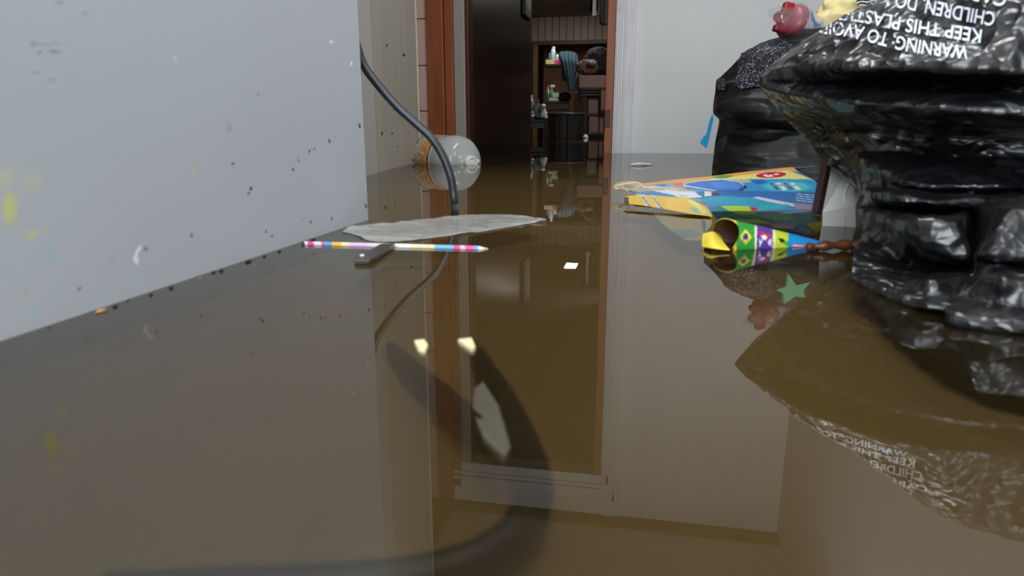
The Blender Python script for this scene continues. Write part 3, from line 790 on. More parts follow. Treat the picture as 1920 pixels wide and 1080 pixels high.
SH = [('p', [(1381, 400), (1421, 400), (1421, 500), (1381, 500)], (52, 150, 62)),
      ('p', [(1387, 444), (1398, 430), (1410, 444), (1398, 458)], (236, 206, 60)), ('e', (1398, 444, 5.5, 6.5), (48, 62, 130)),
      ('p', [(1415, 400), (1419, 400), (1419, 500), (1415, 500)], (226, 222, 180)),
      ('p', [(1419, 400), (1449, 400), (1449, 500), (1419, 500)], (92, 62, 150)), ('p', [(1423, 434), (1447, 440), (1434, 452)], (206, 40, 60)), ('p', [(1423, 448), (1430, 455), (1424, 462)], (226, 222, 232)), ('p', [(1438, 456), (1446, 446), (1447, 462)], (226, 200, 222)),
      ('p', [(1433, 438), (1435, 443), (1440, 443), (1436, 446), (1438, 451), (1433, 448), (1428, 451), (1430, 446), (1426, 443), (1431, 443)], (244, 236, 236)),
      ('p', [(1449, 400), (1454, 400), (1454, 500), (1449, 500)], (222, 222, 170)),
      ('p', [(1454, 400), (1480, 400), (1480, 500), (1454, 500)], (190, 204, 50)), ('p', [(1459, 446), (1475, 450), (1464, 457)], (30, 34, 30)), ('p', [(1466, 455), (1480, 450), (1480, 465)], (70, 160, 70)),
      ('p', [(1478, 400), (1600, 400), (1600, 500), (1478, 500)], (34, 140, 204)), ('p', [(1485, 458), (1510, 459), (1510, 464), (1486, 463)], (190, 60, 90)), ('p', [(1486, 459.5), (1508, 460.3), (1508, 462), (1486, 461.5)], (226, 220, 226))]
C0 = paint(px, py, (240, 212, 60), SH)
nfr = nA * (nT + 1)
Nn = gnormals(G).reshape(-1, 3)
out_sign = 1 if np.dot(Nn[(nA // 2) * (nT + 1) + nT // 2], np.array(G[nA // 2, nT // 2] - np.array(C_a + axn * ln * .5))) > 0 else -1
inner = np.array(S(66, 46, 34))
if out_sign > 0: C0[nfr:] = inner
else: C0[:nfr] = inner
mk('curled_corner', V, Fc, M['vcol'], pk, smooth=True, cols=C0)
lipz = [[W(1318, 440, .010), W(1336, 436, .012), W(1350, 442, .006)], [W(1317, 452, .006), W(1336, 450, .009), W(1356, 456, .004)], [W(1317, 464, .0015), W(1338, 467, .003), W(1368, 470, .002)]]
V, Fc = solid_sheet(surf(lipz, 20, 30), .0012)
mk('yellow_lip', V, Fc, mat('yellow_card', S(238, 210, 66), .4), pk, smooth=True)

# ------------------------------------------------------------------ stool leg, stick
def bagwrinkle(G, amp, f1, f2, seed, an=(1, 1, 1)):
    N = gnormals(G); nr, nc, _ = G.shape; D = np.zeros((nr, nc))
    for i in range(nr):
        for j in range(nc):
            p = Vector((G[i, j, 0] * an[0], G[i, j, 1] * an[1], G[i, j, 2] * an[2])) + Vector((seed, 0, 0))
            wv = noise.noise_vector(p * f1 * .5) * .02
            q = p + wv
            a = 1 - abs(noise.noise(q * f1)) * 2
            b2 = 1 - abs(noise.noise(q * f2 + Vector((3, 1, 7)))) * 2.2
            D[i, j] = a * abs(a) * .7 + b2 * .38
    return N, D * amp

# ------------------------------------------------------------------ near black bag
def lin(P0, n):
    P0 = np.asarray(P0, float); k = len(P0); t = np.linspace(0, k - 1 - 1e-9, n); i = np.floor(t).astype(int); u = (t - i).reshape((-1,) + (1,) * (P0.ndim - 1))
    return P0[i] * (1 - u) + P0[np.minimum(i + 1, k - 1)] * u
def loft_bag(name, rows, nr, nc, thick, mt, parent, wr, zmin, shift=.0, crisp=0.0):
    G = surf(rows, nr, nc)
    if crisp:
        L2 = lin(np.array([lin([tuple(p) for p in q], nc) for q in rows]), nr)
        G = G * (1 - crisp) + L2 * crisp
    N, D = wr(G)
    # faces look towards the viewer: orient normals that way
    mid = Vector(G[nr // 2, nc // 2]); sgn = 1 if (CP - mid).dot(Vector(N[nr // 2, nc // 2])) > 0 else -1
    fade = np.minimum(1, np.minimum(np.arange(nc), np.arange(nc)[::-1] + 8) / 14.0)[None, :]
    G = G + N * sgn * (D * fade)[..., None]
    nbk = 22
    L = nc + nbk
    V = []
    for i in range(nr):
        V += [tuple(p) for p in G[i]]
        for k in range(1, nbk + 1):
            s = 1 - k / (nbk + 1)
            j = min(nc - 1, int(s * (nc - 1)))
            p = Vector(G[i, j]); d = (p - CP).normalized(); d.z *= .35
            q = p + d * (thick * math.sin(math.pi * s) ** .6) + RT * (shift * math.sin(math.pi * s))
            q.z = max(q.z, zmin)
            V.append(tuple(q))
    Fc = []
    for i in range(nr - 1):
        for k in range(L):
            k2 = (k + 1) % L
            Fc.append((i * L + k, i * L + k2, (i + 1) * L + k2, (i + 1) * L + k))
    for i in (0, nr - 1):
        c = len(V); ring = [Vector(V[i * L + k]) for k in range(L)]; V.append(tuple(sum(ring, Vector()) / L))
        for k in range(L): Fc.append((i * L + k, c, i * L + (k + 1) % L) if i == 0 else (i * L + (k + 1) % L, c, i * L + k))
    o = mk(name, V, Fc, mt, parent, smooth=True)
    o.data.materials.append(M['bagwet'])              # the part under the flood is slick and loses its sheen
    o.data.polygons.foreach_set('material_index', [1 if p.center.z < -.003 else 0 for p in o.data.polygons])
    bv = BVHTree.FromPolygons([Vector(p) for p in G.reshape(-1, 3)], gridfaces(nr, nc))
    return o, bv, G

near = thing('black_rubbish_bag', 'large shiny black rubbish bag with upside down white warning print, nearest on the right', 'bag', P(1800, 500, .6))
R_ = lambda *pts: [P(*p) for p in pts]
rows = [
    R_((1780, -70, .95), (1800, -95, .82), (1860, -105, .72), (1930, -110, .64), (2010, -120, .60), (2120, -130, .58), (2260, -140, .58)),
    R_((1668, -8, .90), (1715, -28, .79), (1790, -48, .70), (1880, -60, .63), (1980, -75, .58), (2100, -85, .56), (2260, -90, .56)),
    R_((1575, 34, .86), (1640, 18, .76), (1730, 5, .68), (1830, -2, .61), (1950, -10, .57), (2090, -20, .55), (2260, -25, .55)),
    R_((1497, 82, .84), (1570, 68, .74), (1660, 56, .675), (1780, 50, .615), (1910, 45, .57), (2080, 40, .545), (2260, 40, .545)),
    R_((1450, 118, .82), (1535, 104, .735), (1620, 98, .66), (1750, 98, .60), (1900, 96, .56), (2080, 95, .54), (2260, 95, .54)),
    R_((1430, 140, .805), (1510, 126, .735), (1604, 128, .648), (1740, 128, .59), (1900, 136, .55), (2080, 140, .535), (2260, 140, .54)),
    R_((1424, 149, .80), (1505, 142, .745), (1604, 142, .675), (1745, 145, .625), (1900, 152, .59), (2080, 158, .57), (2260, 160, .57)),
    R_((1421, 153, .80), (1500, 156, .755), (1600, 156, .71), (1745, 162, .655), (1900, 172, .605), (2080, 178, .58), (2260, 180, .58)),
    R_((1421, 156, .80), (1500, 166, .745), (1600, 176, .675), (1745, 184, .60), (1900, 194, .555), (2080, 200, .54), (2260, 205, .54)),
    R_((1424, 162, .80), (1500, 178, .735), (1598, 192, .655), (1745, 202, .585), (1900, 212, .545), (2080, 220, .53), (2260, 225, .53)),
    R_((1432, 174, .80), (1510, 198, .745), (1604, 212, .68), (1745, 222, .62), (1900, 234, .58), (2080, 240, .56), (2260, 245, .56)),
    R_((1466, 214, .80), (1545, 238, .775), (1616, 246, .745), (1745, 254, .70), (1900, 262, .665), (2080, 268, .64), (2260, 270, .63)),
    R_((1510, 262, .80), (1575, 280, .78), (1634, 286, .735), (1745, 292, .69), (1900, 300, .66), (2080, 302, .63), (2260, 304, .62)),
    R_((1545, 302, .80), (1600, 316, .77), (1652, 318, .68), (1745, 324, .635), (1885, 326, .62), (2080, 330, .60), (2260, 334, .60)),
    R_((1592, 340, .79), (1616, 340, .75), (1664, 338, .665), (1745, 350, .62), (1880, 350, .605), (2080, 355, .58), (2260, 358, .58)),
    R_((1612, 358, .78), (1628, 356, .72), (1668, 354, .66), (1745, 362, .64), (1880, 366, .62), (2080, 365, .57), (2260, 368, .57)),
    R_((1622, 368, .75), (1640, 366, .66), (1690, 372, .585), (1760, 378, .565), (1850, 380, .540), (1960, 372, .50), (2260, 375, .50)),
    R_((1608, 388, .72), (1645, 392, .69), (1700, 398, .665), (1770, 403, .65), (1824, 386, .56), (1920, 386, .480), (2260, 395, .47)),
    R_((1610, 400, .69), (1650, 402, .625), (1722, 409, .560), (1785, 410, .540), (1826, 396, .57), (1900, 394, .452), (2260, 408, .45)),
    R_((1616, 412, .67), (1655, 416, .610), (1722, 416, .517), (1790, 417, .505), (1828, 408, .58), (1890, 410, .446), (2260, 425, .44)),
    R_((1618, 428, .65), (1662, 434, .605), (1724, 436, .513), (1798, 438, .501), (1830, 436, .58), (1874, 438, .443), (2260, 455, .435)),
    R_((1614, 448, .63), (1668, 454, .590), (1738, 458, .509), (1803, 460, .498), (1828, 462, .570), (1868, 462, .440), (2260, 485, .43)),
    R_((1602, 464, .60), (1684, 472, .585), (1758, 480, .506), (1808, 482, .495), (1824, 484, .550), (1860, 478, .440), (2260, 505, .425)),
    R_((1600, 480, .58), (1692, 496, .580), (1772, 500, .545), (1808, 500, .525), (1820, 502, .535), (1858, 489, .470), (2260, 525, .42)),
    R_((1598, 494, .568), (1692, 518, .540), (1752, 522, .500), (1800, 512, .510), (1822, 512, .505), (1872, 508, .440), (2260, 545, .41)),
    R_((1597, 504, .556), (1696, 536, .500), (1742, 536, .458), (1796, 528, .470), (1822, 530, .460), (1880, 530, .412), (2260, 570, .40)),
    R_((1597, 513, .548), (1700, 552, .474), (1738, 556, .452), (1786, 556, .450), (1806, 560, .440), (1880, 572, .407), (2260, 605, .39)),
    [W(1597, 522, .003), W(1706, 566, .004), W(1740, 574, .006), W(1774, 578, .006), W(1790, 602, .004), W(1880, 613, .004), W(2260, 640, .003)],
    [W(1606, 530, -.006), W(1708, 580, -.006), W(1742, 592, -.006), W(1775, 600, -.006), W(1800, 622, -.006), W(1890, 632, -.006), W(2260, 660, -.006)],
    [W(1622, 556, -.010), W(1680, 612, -.010), W(1730, 656, -.010), W(1775, 686, -.010), W(1820, 706, -.010), W(1900, 730, -.010), W(2260, 770, -.010)],
    [W(1640, 560, -.022), W(1690, 625, -.020), W(1740, 676, -.020), W(1785, 708, -.020), W(1830, 730, -.020), W(1910, 756, -.020), W(2260, 800, -.020)],
    [W(1660, 550, -.07), W(1710, 590, -.07), W(1756, 610, -.07), W(1800, 630, -.07), W(1840, 640, -.07), W(1920, 660, -.07), W(2240, 690, -.07)],
]
def wr_near(G): return bagwrinkle(G, .0042, 14, 36, 0.0)
_, BV, GB = loft_bag('film', rows, 330, 300, .26, M['bag'], near, wr_near, -.12, .06, .7)

def print_line(body, pts, h):
    """letters set along a pixel path from the first letter on; they stand on their heads"""
    V, Fc = text_tris(body, .012)
    wmax = max(v[0] for v in V)
    cp = crom(pts, 200); seg = np.linalg.norm(np.diff(cp, axis=0), axis=1); s = np.concatenate([[0], np.cumsum(seg)])
    out = []; idx = {}; o2 = []
    for i, (x, y) in enumerate(V):
        t = x / wmax * s[-1]
        k = min(len(s) - 2, max(0, int(np.searchsorted(s, t) - 1)))
        u = (t - s[k]) / max(s[k + 1] - s[k], 1e-6); c = cp[k] * (1 - u) + cp[k + 1] * u
        tg = (cp[k + 1] - cp[k]) / np.linalg.norm(cp[k + 1] - cp[k])
        nrm = np.array((tg[1], -tg[0]))          # letters' up
        q = c + nrm * (y / .72 - .5) * h
        d = ray(q[0], q[1]).normalized()
        hit = BV.ray_cast(CP, d)
        if hit[0] is None: continue
        nn = hit[1] if hit[1].dot(CP - hit[0]) > 0 else -hit[1]
        idx[i] = len(o2); o2.append(hit[0] - d * .0011 + nn * .0006)
    F2 = [tuple(idx[k] for k in f) for f in Fc if all(k in idx for k in f)]
    F2 = [f for f in F2 if max((o2[f[0]] - o2[f[1]]).length, (o2[f[1]] - o2[f[2]]).length, (o2[f[0]] - o2[f[2]]).length) < .02]
    return o2, F2
for body, pts, h in (('WARNING: TO AVOID D', [(1814, 100), (1752, 93), (1690, 83), (1640, 70), (1590, 58), (1540, 52), (1505, 52)], 26),
                     ('KEEP THIS PLASTIC B', [(1842, 70), (1780, 60), (1720, 52), (1660, 40), (1610, 30), (1575, 27), (1545, 27)], 26),
                     ('CHILDREN. DO NOT', [(1866, 38), (1800, 26), (1740, 14), (1690, 4), (1640, -4), (1610, -8)], 27),
                     ('CARRIAGES', [(1888, 2), (1840, -8), (1770, -18), (1705, -24)], 27)):
    V, Fc = print_line(body, pts, h)
    mk('printed_text', V, Fc, M['print'], near)

# white plastic stool under the bag: leg with embossed oval, rim, seat
st = thing('plastic_stool', 'white plastic stool with an embossed oval on its leg, under the nearest black bag', 'stool', W(1590, 420))
YS = .835
lg = [P(1560, 308, YS), P(1542, 398, YS), P(1541, 470, YS), P(1606, 470, YS - .01), P(1606, 430, YS - .01), P(1604, 385, YS - .01), P(1622, 345, YS), P(1640, 320, YS), P(1600, 300, YS)]
MB().prism(lg, HD * .02 + RT * .012).build('leg', mat('grey_white_stool_plastic', S(196, 193, 187), .35), st)
lg2 = [P(1606, 470, YS - .012), P(1604, 385, YS - .012), P(1622, 345, YS - .008), P(1660, 340, YS + .08), P(1640, 400, YS + .08), P(1640, 460, YS + .08)]
MB().prism(lg2, HD * .01).build('leg', mat('beige_plastic_side', S(196, 184, 172), .45), st)
bev = MB()
el = [P(1589 + 6.5 * math.cos(t) - .13 * (25 * math.sin(t)), 372 + 27 * math.sin(t), YS - .004) for t in np.linspace(0, 2 * math.pi, 33)]
bev.tube(el, .0017, 6, cap=False)
bev.tube([P(1586, 388, YS - .004), P(1588, 378, YS - .004), P(1592, 372, YS - .004), P(1590, 366, YS - .004)], .0016, 6)
bev.tube([P(1591, 384, YS - .004), P(1595, 360, YS - .004)], .0016, 6)
bev.build('embossed_oval', M['capwhite'], st, smooth=True)
MB().tube(curve([P(1604, 330, YS - .006), P(1602, 352, YS - .006), P(1596, 380, YS - .006), P(1586, 410, YS - .006), P(1583, 440, YS - .006)], 20), .0016, 6).build('seam', M['greytrim'], st, smooth=True)
so = W(1800, 420)
MB().bbox((so.x - .02, so.y - .02, .060), (so.x + .13, so.y + .2, .075), .006).build('seat', M['whiteplastic'], st)
bl = thing('brown_wooden_stick', 'dark brown wooden stick standing upright left of white plastic stool', 'stick', W(1535, 402))
ya = .955
MB().prism([P(1533, 399, ya), P(1553, 299, ya), P(1567, 299, ya), P(1545, 404, ya)], HD * .02).build('shaft', M['brownleg'], bl)
MB().prism([P(1545, 404, ya), P(1567, 299, ya), P(1574, 296, ya + .012), P(1549, 408, ya + .012)], HD * .006).build('side_face', mat('darker_wood_face', S(66, 36, 30), .4), bl)
tag(MB().tube(curve([W(1512, 463, .004), W(1530, 462, .005), W(1560, 460, .006), W(1590, 459, .006), W(1612, 460, .006)], 30), [.0035 + .0012 * math.sin(i * .7) + i * .00006 for i in range(30)], 10).build('floating_stick', M['stick'], smooth=True), 'wet brown stick floating between the curled flags and the nearest black bag', 'stick')

# ------------------------------------------------------------------ rear bag
rear = thing('black_rubbish_bag', 'bulging black rubbish bag with blue drawstring standing against white wall behind the package', 'bag', W(1450, 320))
YR = 1.70
rows = [
    R_((1478, 66, 1.90), (1500, 62, 1.82), (1540, 56, 1.78), (1600, 50, 1.8), (1680, 46, 1.85)),
    R_((1462, 70, 1.86), (1490, 74, 1.76), (1540, 72, 1.72), (1600, 70, 1.72), (1700, 70, 1.75)),
    R_((1438, 76, 1.82), (1480, 88, 1.72), (1540, 90, 1.68), (1600, 90, 1.66), (1720, 90, 1.7)),
    R_((1396, 99, 1.80), (1440, 112, 1.70), (1500, 120, 1.66), (1590, 120, 1.63), (1730, 120, 1.65)),
    R_((1372, 124, 1.80), (1420, 138, 1.69), (1480, 146, 1.65), (1580, 150, 1.62), (1730, 150, 1.62)),
    R_((1344, 152, 1.80), (1392, 164, 1.69), (1460, 172, 1.64), (1570, 176, 1.61), (1730, 176, 1.6)),
    R_((1341, 172, 1.79), (1384, 184, 1.68), (1450, 188, 1.63), (1560, 196, 1.60), (1730, 196, 1.58)),
    R_((1337, 200, 1.78), (1376, 204, 1.64), (1440, 206, 1.59), (1560, 220, 1.57), (1730, 220, 1.56)),
    R_((1338, 214, 1.78), (1374, 216, 1.65), (1440, 222, 1.59), (1560, 236, 1.57), (1730, 236, 1.56)),
    R_((1348, 224, 1.80), (1376, 230, 1.70), (1440, 240, 1.62), (1560, 254, 1.56), (1730, 254, 1.55)),
    R_((1346, 242, 1.80), (1376, 252, 1.70), (1440, 262, 1.60), (1560, 272, 1.55), (1730, 272, 1.54)),
    R_((1341, 266, 1.79), (1372, 278, 1.64), (1440, 288, 1.57), (1560, 296, 1.53), (1730, 296, 1.52)),
    R_((1338, 292, 1.78), (1374, 304, 1.62), (1440, 316, 1.55), (1560, 320, 1.51), (1730, 320, 1.50)),
    R_((1335, 318, 1.76), (1376, 330, 1.62), (1440, 340, 1.53), (1560, 346, 1.48), (1730, 346, 1.46)),
    [W(1335, 331, -.03), W(1376, 342, -.03), W(1440, 350, -.03), W(1560, 356, -.03), W(1730, 356, -.03)],
]
def wr_rear(G): return bagwrinkle(G, .010, 8, 20, 5.0, (.55, .55, 1.8))
_, BV2, GR = loft_bag('film', rows, 200, 170, .42, M['bag2'], rear, wr_rear, -.12, .05, .4)
def ribbon(pl, yc, th, mt, name, par):
    return MB().prism([P(x, y, yc) for x, y in pl], HD * th).build(name, mt, par)
ribbon([(1336, 214), (1338, 222), (1334, 242), (1331, 256), (1325, 278), (1313, 268), (1318, 258), (1325, 252), (1331, 226)], 1.77, .003, M['blue'], 'drawstring', rear)
# dark flecked knit pushed out at the top of the bag
def knit_material():
    mt = mat('flecked_dark_knit', S(30, 28, 36), 0.9)
    nt = mt.node_tree; b = nt.nodes['Principled BSDF']
    tc = nt.nodes.new('ShaderNodeTexCoord'); vo = nt.nodes.new('ShaderNodeTexVoronoi'); vo.inputs['Scale'].default_value = 210
    nt.links.new(tc.outputs['Object'], vo.inputs['Vector'])
    nz = nt.nodes.new('ShaderNodeTexNoise'); nz.inputs['Scale'].default_value = 28; nt.links.new(tc.outputs['Object'], nz.inputs['Vector'])
    ad = nt.nodes.new('ShaderNodeMath'); ad.operation = 'MULTIPLY_ADD'; ad.inputs[1].default_value = .6
    nt.links.new(nz.outputs[0], ad.inputs[0]); nt.links.new(vo.outputs['Distance'], ad.inputs[2])
    cr = nt.nodes.new('ShaderNodeValToRGB'); cr.color_ramp.elements[0].position = .50; cr.color_ramp.elements[0].color = S(150, 144, 164)
    cr.color_ramp.elements[1].position = .68; cr.color_ramp.elements[1].color = S(20, 18, 24)
    nt.links.new(ad.outputs[0], cr.inputs[0]); nt.links.new(cr.outputs[0], b.inputs['Base Color'])
    return mt
M['knit'] = knit_material()
def patch(poly_fn, bvh, rngx, rngy, off, step=1.6):
    xs = np.arange(*rngx, step); ysn = np.arange(*rngy, step); V = []; idx = {}
    for i, y in enumerate(ysn):
        for j, x in enumerate(xs):
            if not poly_fn(x, y): continue
            d = ray(x, y).normalized(); h = bvh.ray_cast(CP, d)
            if h[0] is None: continue
            n2 = h[1] if h[1].dot(CP - h[0]) > 0 else -h[1]
            idx[(i, j)] = len(V); V.append(h[0] + n2 * (off + .004 * noise.noise(h[0] * 60)))
    Fc = [(idx[(i, j)], idx[(i, j + 1)], idx[(i + 1, j + 1)], idx[(i + 1, j)]) for (i, j) in idx if all(q in idx for q in ((i, j + 1), (i + 1, j + 1), (i + 1, j)))]
    return V, Fc
def inpoly(g):
    def f(x, y):
        r = False
        for i in range(len(g)):
            x0, y0 = g[i]; x1, y1 = g[(i + 1) % len(g)]
            if (y0 > y) != (y1 > y) and x < (x1 - x0) * (y - y0) / ((y1 - y0) or 1e-9) + x0: r = not r
        return r
    return f
kn = MB()
for g in ([(1394, 102), (1430, 84), (1470, 76), (1490, 92), (1500, 120), (1470, 150), (1440, 158), (1415, 166), (1390, 170), (1380, 160), (1386, 140), (1388, 120)], [(1346, 150), (1356, 146), (1366, 160), (1362, 172), (1352, 170)]):
    V, Fc = patch(inpoly(g), BV2, (1340, 1505), (70, 180), .006)
    V2 = list(V) + [Vector(p) + HD * .012 for p in V]; n = len(V)
    kn.add(V2, Fc + [tuple(reversed([k + n for k in f])) for f in Fc])
tag(kn.build('knitted_garment', M['knit'], smooth=True), 'dark knitted garment with pale flecks spilling over the top of the rear black bag', 'garment')

# red capped bottle in clear plastic, on the rear bag
YBt = 1.84
bo = thing('red_capped_bottle', 'white bottle with red shoulder and cap in clear plastic on rear black bag', 'bottle', P(1500, 60, YBt))
bx = (RT * .80 + HD * .45 - UP * .38).normalized()
nk = P(1487, 42, YBt)
sr = .046
sg = 48; nb = 70; V = []; C0 = []
aa = bx.cross(UP).normalized(); bb = bx.cross(aa).normalized()
for i in range(nb):
    t = .0 + .17 * i / (nb - 1)
    for k in range(sg + 1):
        w = 2 * math.pi * k / sg; V.append(nk + bx * t + (aa * math.cos(w) + bb * math.sin(w)) * sr)
px, py = pix(V)
SH = [('p', [(1488, 74), (1504, 54), (1514, 54), (1522, 64), (1518, 82), (1488, 90)], (22, 84, 190)), ('p', [(1519, 21), (1523, 21), (1527, 36), (1533, 45), (1543, 38), (1544, 44), (1538, 52), (1528, 50), (1521, 38)], (32, 110, 200))]
mk('body', V, gridfaces(nb, sg + 1), M['vmat'], bo, smooth=True, cols=paint(px, py, (216, 218, 222), SH))
MB().lathe([(.046, .0), (.0455, -.006), (.042, -.014), (.034, -.021), (.022, -.026), (.001, -.027)], nk, bx, 40, cap=False).build('shoulder', M['reddome'], bo, smooth=True)
cp_ = MB()
cap_c = nk - bx * .022
cp_.lathe([(.017, 0), (.018, -.003), (.018, -.022), (.013, -.024)], cap_c, bx, 26)
cp_.build('cap', M['red'], bo)
sp = MB()
noz = P(1461, 33, YBt - .085)
sp.lathe([(.0125, -.002), (.0125, .012), (.009, .012), (.0088, .002)], noz, (-HD * .8 - RT * .5).normalized(), 22)
mx = Matrix.Translation(P(1476, 18, YBt - .07)) @ Matrix((RT, HD, UP)).transposed().to_4x4() @ Matrix.Rotation(math.radians(14), 4, 'Y')
sp.bbox((-.012, -.012, -.016), (.012, .012, .016), .003, mx)
mx = Matrix.Translation(P(1461, 54, YBt - .07)) @ Matrix((RT, HD, UP)).transposed().to_4x4() @ Matrix.Rotation(math.radians(14), 4, 'Y')
sp.bbox((-.014, -.012, -.008), (.014, .012, .008), .003, mx)
mx = Matrix.Translation(P(1472, 38, YBt - .065)) @ Matrix((RT, HD, UP)).transposed().to_4x4() @ Matrix.Rotation(math.radians(18), 4, 'Y')
sp.bbox((-.012, -.012, -.03), (.010, .012, .03), .003, mx)
sp.build('tap', M['red'], bo)
rows = [R_((1438, 19, 1.80), (1470, 7, 1.79), (1502, 5, 1.79), (1520, 18, 1.80), (1548, 44, 1.84)), R_((1446, 34, 1.74), (1470, 30, 1.72), (1500, 32, 1.735), (1525, 40, 1.77), (1552, 52, 1.82)),
        R_((1456, 54, 1.74), (1474, 54, 1.72), (1500, 56, 1.735), (1525, 58, 1.77), (1550, 62, 1.82)), R_((1466, 72, 1.80), (1480, 77, 1.79), (1500, 80, 1.80), (1525, 76, 1.82), (1550, 72, 1.84))]
G = surf(rows, 36, 50)
for i in range(36):
    for j in range(50):
        p = Vector(G[i, j]); G[i, j] += np.array(HD) * (.006 * abs(noise.noise(p * 30)) - .003)
V, Fc = solid_sheet(G, .0006)
mk('plastic_wrap', V, Fc, clear_film('bottle_wrap_film', clear=.95, gloss=.08, milk=S(220, 222, 226)), bo, smooth=True)

def blob(name, ctr, ax, mt, seed, amp=.25, f=3.0, parent=None, n=28):
    """crumpled closed lump: ax are three half axis vectors"""
    V = []; Fc = []
    for i in range(n + 1):
        th = math.pi * i / n
        for k in range(2 * n):
            ph = math.pi * k / n
            d = Vector((math.sin(th) * math.cos(ph), math.sin(th) * math.sin(ph), math.cos(th)))
            s = 1 + amp * (1 - abs(noise.noise(d * f + Vector((seed, 0, 0)))) * 2.5) * .5 + amp * .4 * noise.noise(d * f * 2.6 + Vector((0, seed, 0)))
            V.append(Vector(ctr) + (ax[0] * d.x + ax[1] * d.y + ax[2] * d.z) * s)
    for i in range(n):
        for k in range(2 * n):
            k2 = (k + 1) % (2 * n); Fc.append((i * 2 * n + k, (i + 1) * 2 * n + k, (i + 1) * 2 * n + k2, i * 2 * n + k2))
    return mk(name, V, Fc, mt, parent, smooth=True)
tag(blob('yellow_cloth', P(1610, 30, 1.93), (RT * .105, HD * .06, UP * .055), M['yellow'], 3.0, .3, 2.0), 'crumpled pale yellow cloth lying on top of rear black bag beside the red capped bottle', 'cloth')
# black and white striped garment
rows = [R_((1606, -12, 1.84), (1630, -20, 1.82), (1670, -22, 1.84)), R_((1608, 2, 1.835), (1632, -4, 1.81), (1670, -4, 1.83)), R_((1608, 11, 1.83), (1630, 12, 1.815), (1668, 12, 1.83))]
G = surf(rows, 40, 60); V, Fc = solid_sheet(G, .006); px, py = pix(V)
yy = py + (px - 1608) * .12 + 1.2 * np.sin(px * .25)
C0 = np.where((np.mod(yy, 6.4) < 3.4)[:, None], np.array(S(24, 24, 26)), np.array(S(232, 232, 232)))
tag(mk('striped_garment', V, Fc, M['vmat'], smooth=True, cols=C0), 'black and white striped garment on top of the yellow cloth', 'garment')
# mint green toy star lying behind the nearest bag; the water mirrors it
sc_ = P(1531, 112, 1.61)
pts = []
for k in range(10):
    a = math.pi / 2 + k * math.pi / 5 + .35; r = (.05 if k % 2 == 0 else .022) * (1 + .2 * math.sin(k * 2.1))
    pts.append(sc_ + RT * (r * math.cos(a)) + UP * (r * math.sin(a) * .75))
so_ = MB().prism(pts, HD * .012).build('green_star', M['mint']); tag(so_, 'mint green star shaped toy on rear black bag, seen only mirrored in the water', 'toy')

# ------------------------------------------------------------------ far room
def face_box(x0, y0, x1, y1, yc, depth):
    """upright box whose front fills the given picture rectangle at its own distance"""
    a, b_ = P(x0, y1, yc), P(x1, y0, yc)
    w = (b_ - a).dot(RT); hgt = b_.z - a.z
    mx = Matrix.Translation(Vector((a.x, a.y, a.z))) @ Matrix((RT, HD, UP)).transposed().to_4x4()
    return mx, w, hgt, depth
def fbox(name, x0, y0, x1, y1, yc, depth, mt, parent=None, bev=.006, z0=None):
    mx, w, h, d = face_box(x0, y0, x1, y1, yc, depth)
    lo = 0 if z0 is None else z0 - mx.translation.z
    return MB().bbox((0, 0, lo), (w, d, h), bev, mx).build(name, mt, parent)
# picture on the corridor wall
pc = PXp(985, 8, XW)
zc0 = PXp(986, 36, XW).z
pic = thing('wall_picture', 'dark framed picture with pale ornament hanging at the far end of dark corridor wall', 'picture', (XW, pc.y, pc.z))
y0, y1 = PXp(978, 10, XW).y, PXp(990, 10, XW).y
z0, z1 = zc0, zc0 + .38
MB().bbox((XW, y0, z0), (XW + .03, y1, z1), .008).build('frame', M['blackwood'], pic)
ny_, nz_ = 40, 60
V = []; C0 = []
for i in range(nz_):
    for j in range(ny_):
        V.append((XW + .0315, y0 + .04 + (y1 - y0 - .08) * j / (ny_ - 1), z0 + .05 + (z1 - z0 - .1) * i / (nz_ - 1)))
        q = noise.noise(Vector((j * .22, i * .2, 4))); e = ((j - 19.5) / 19) ** 2 + ((i - 32) / 28) ** 2
        C0.append(S(206, 208, 206) if (q > .02 and e < 1) else S(44, 38, 34))
mk('ornament', V, gridfaces(nz_, ny_), M['vmat'], pic, cols=C0)
# ceiling light
lc = Vector((P(1073, 497, 1).x, 0, 0)); d = ray(1073, 497); d.z = -d.z; t = (ZK - (-CAM_Z)) / d.z
lc = Vector((0, 0, -CAM_Z)) + d * t; lc.y -= .12
lamp = thing('ceiling_light', 'small square white light panel on the far room ceiling, seen in the water', 'ceiling light', (lc.x, lc.y, ZK - .02))
MB().bbox((lc.x - .10, lc.y - .26, ZK - .025), (lc.x + .10, lc.y + .14, ZK), .006).build('frame', M['farceil'], lamp)
MB().box((lc.x - .08, lc.y - .23, ZK - .028), (lc.x + .08, lc.y + .11, ZK - .0245)).build('diffuser', mat('light_diffuser', S(255, 255, 255), .5, emit=(.95, 1, .98, 1), estr=60.0), lamp)
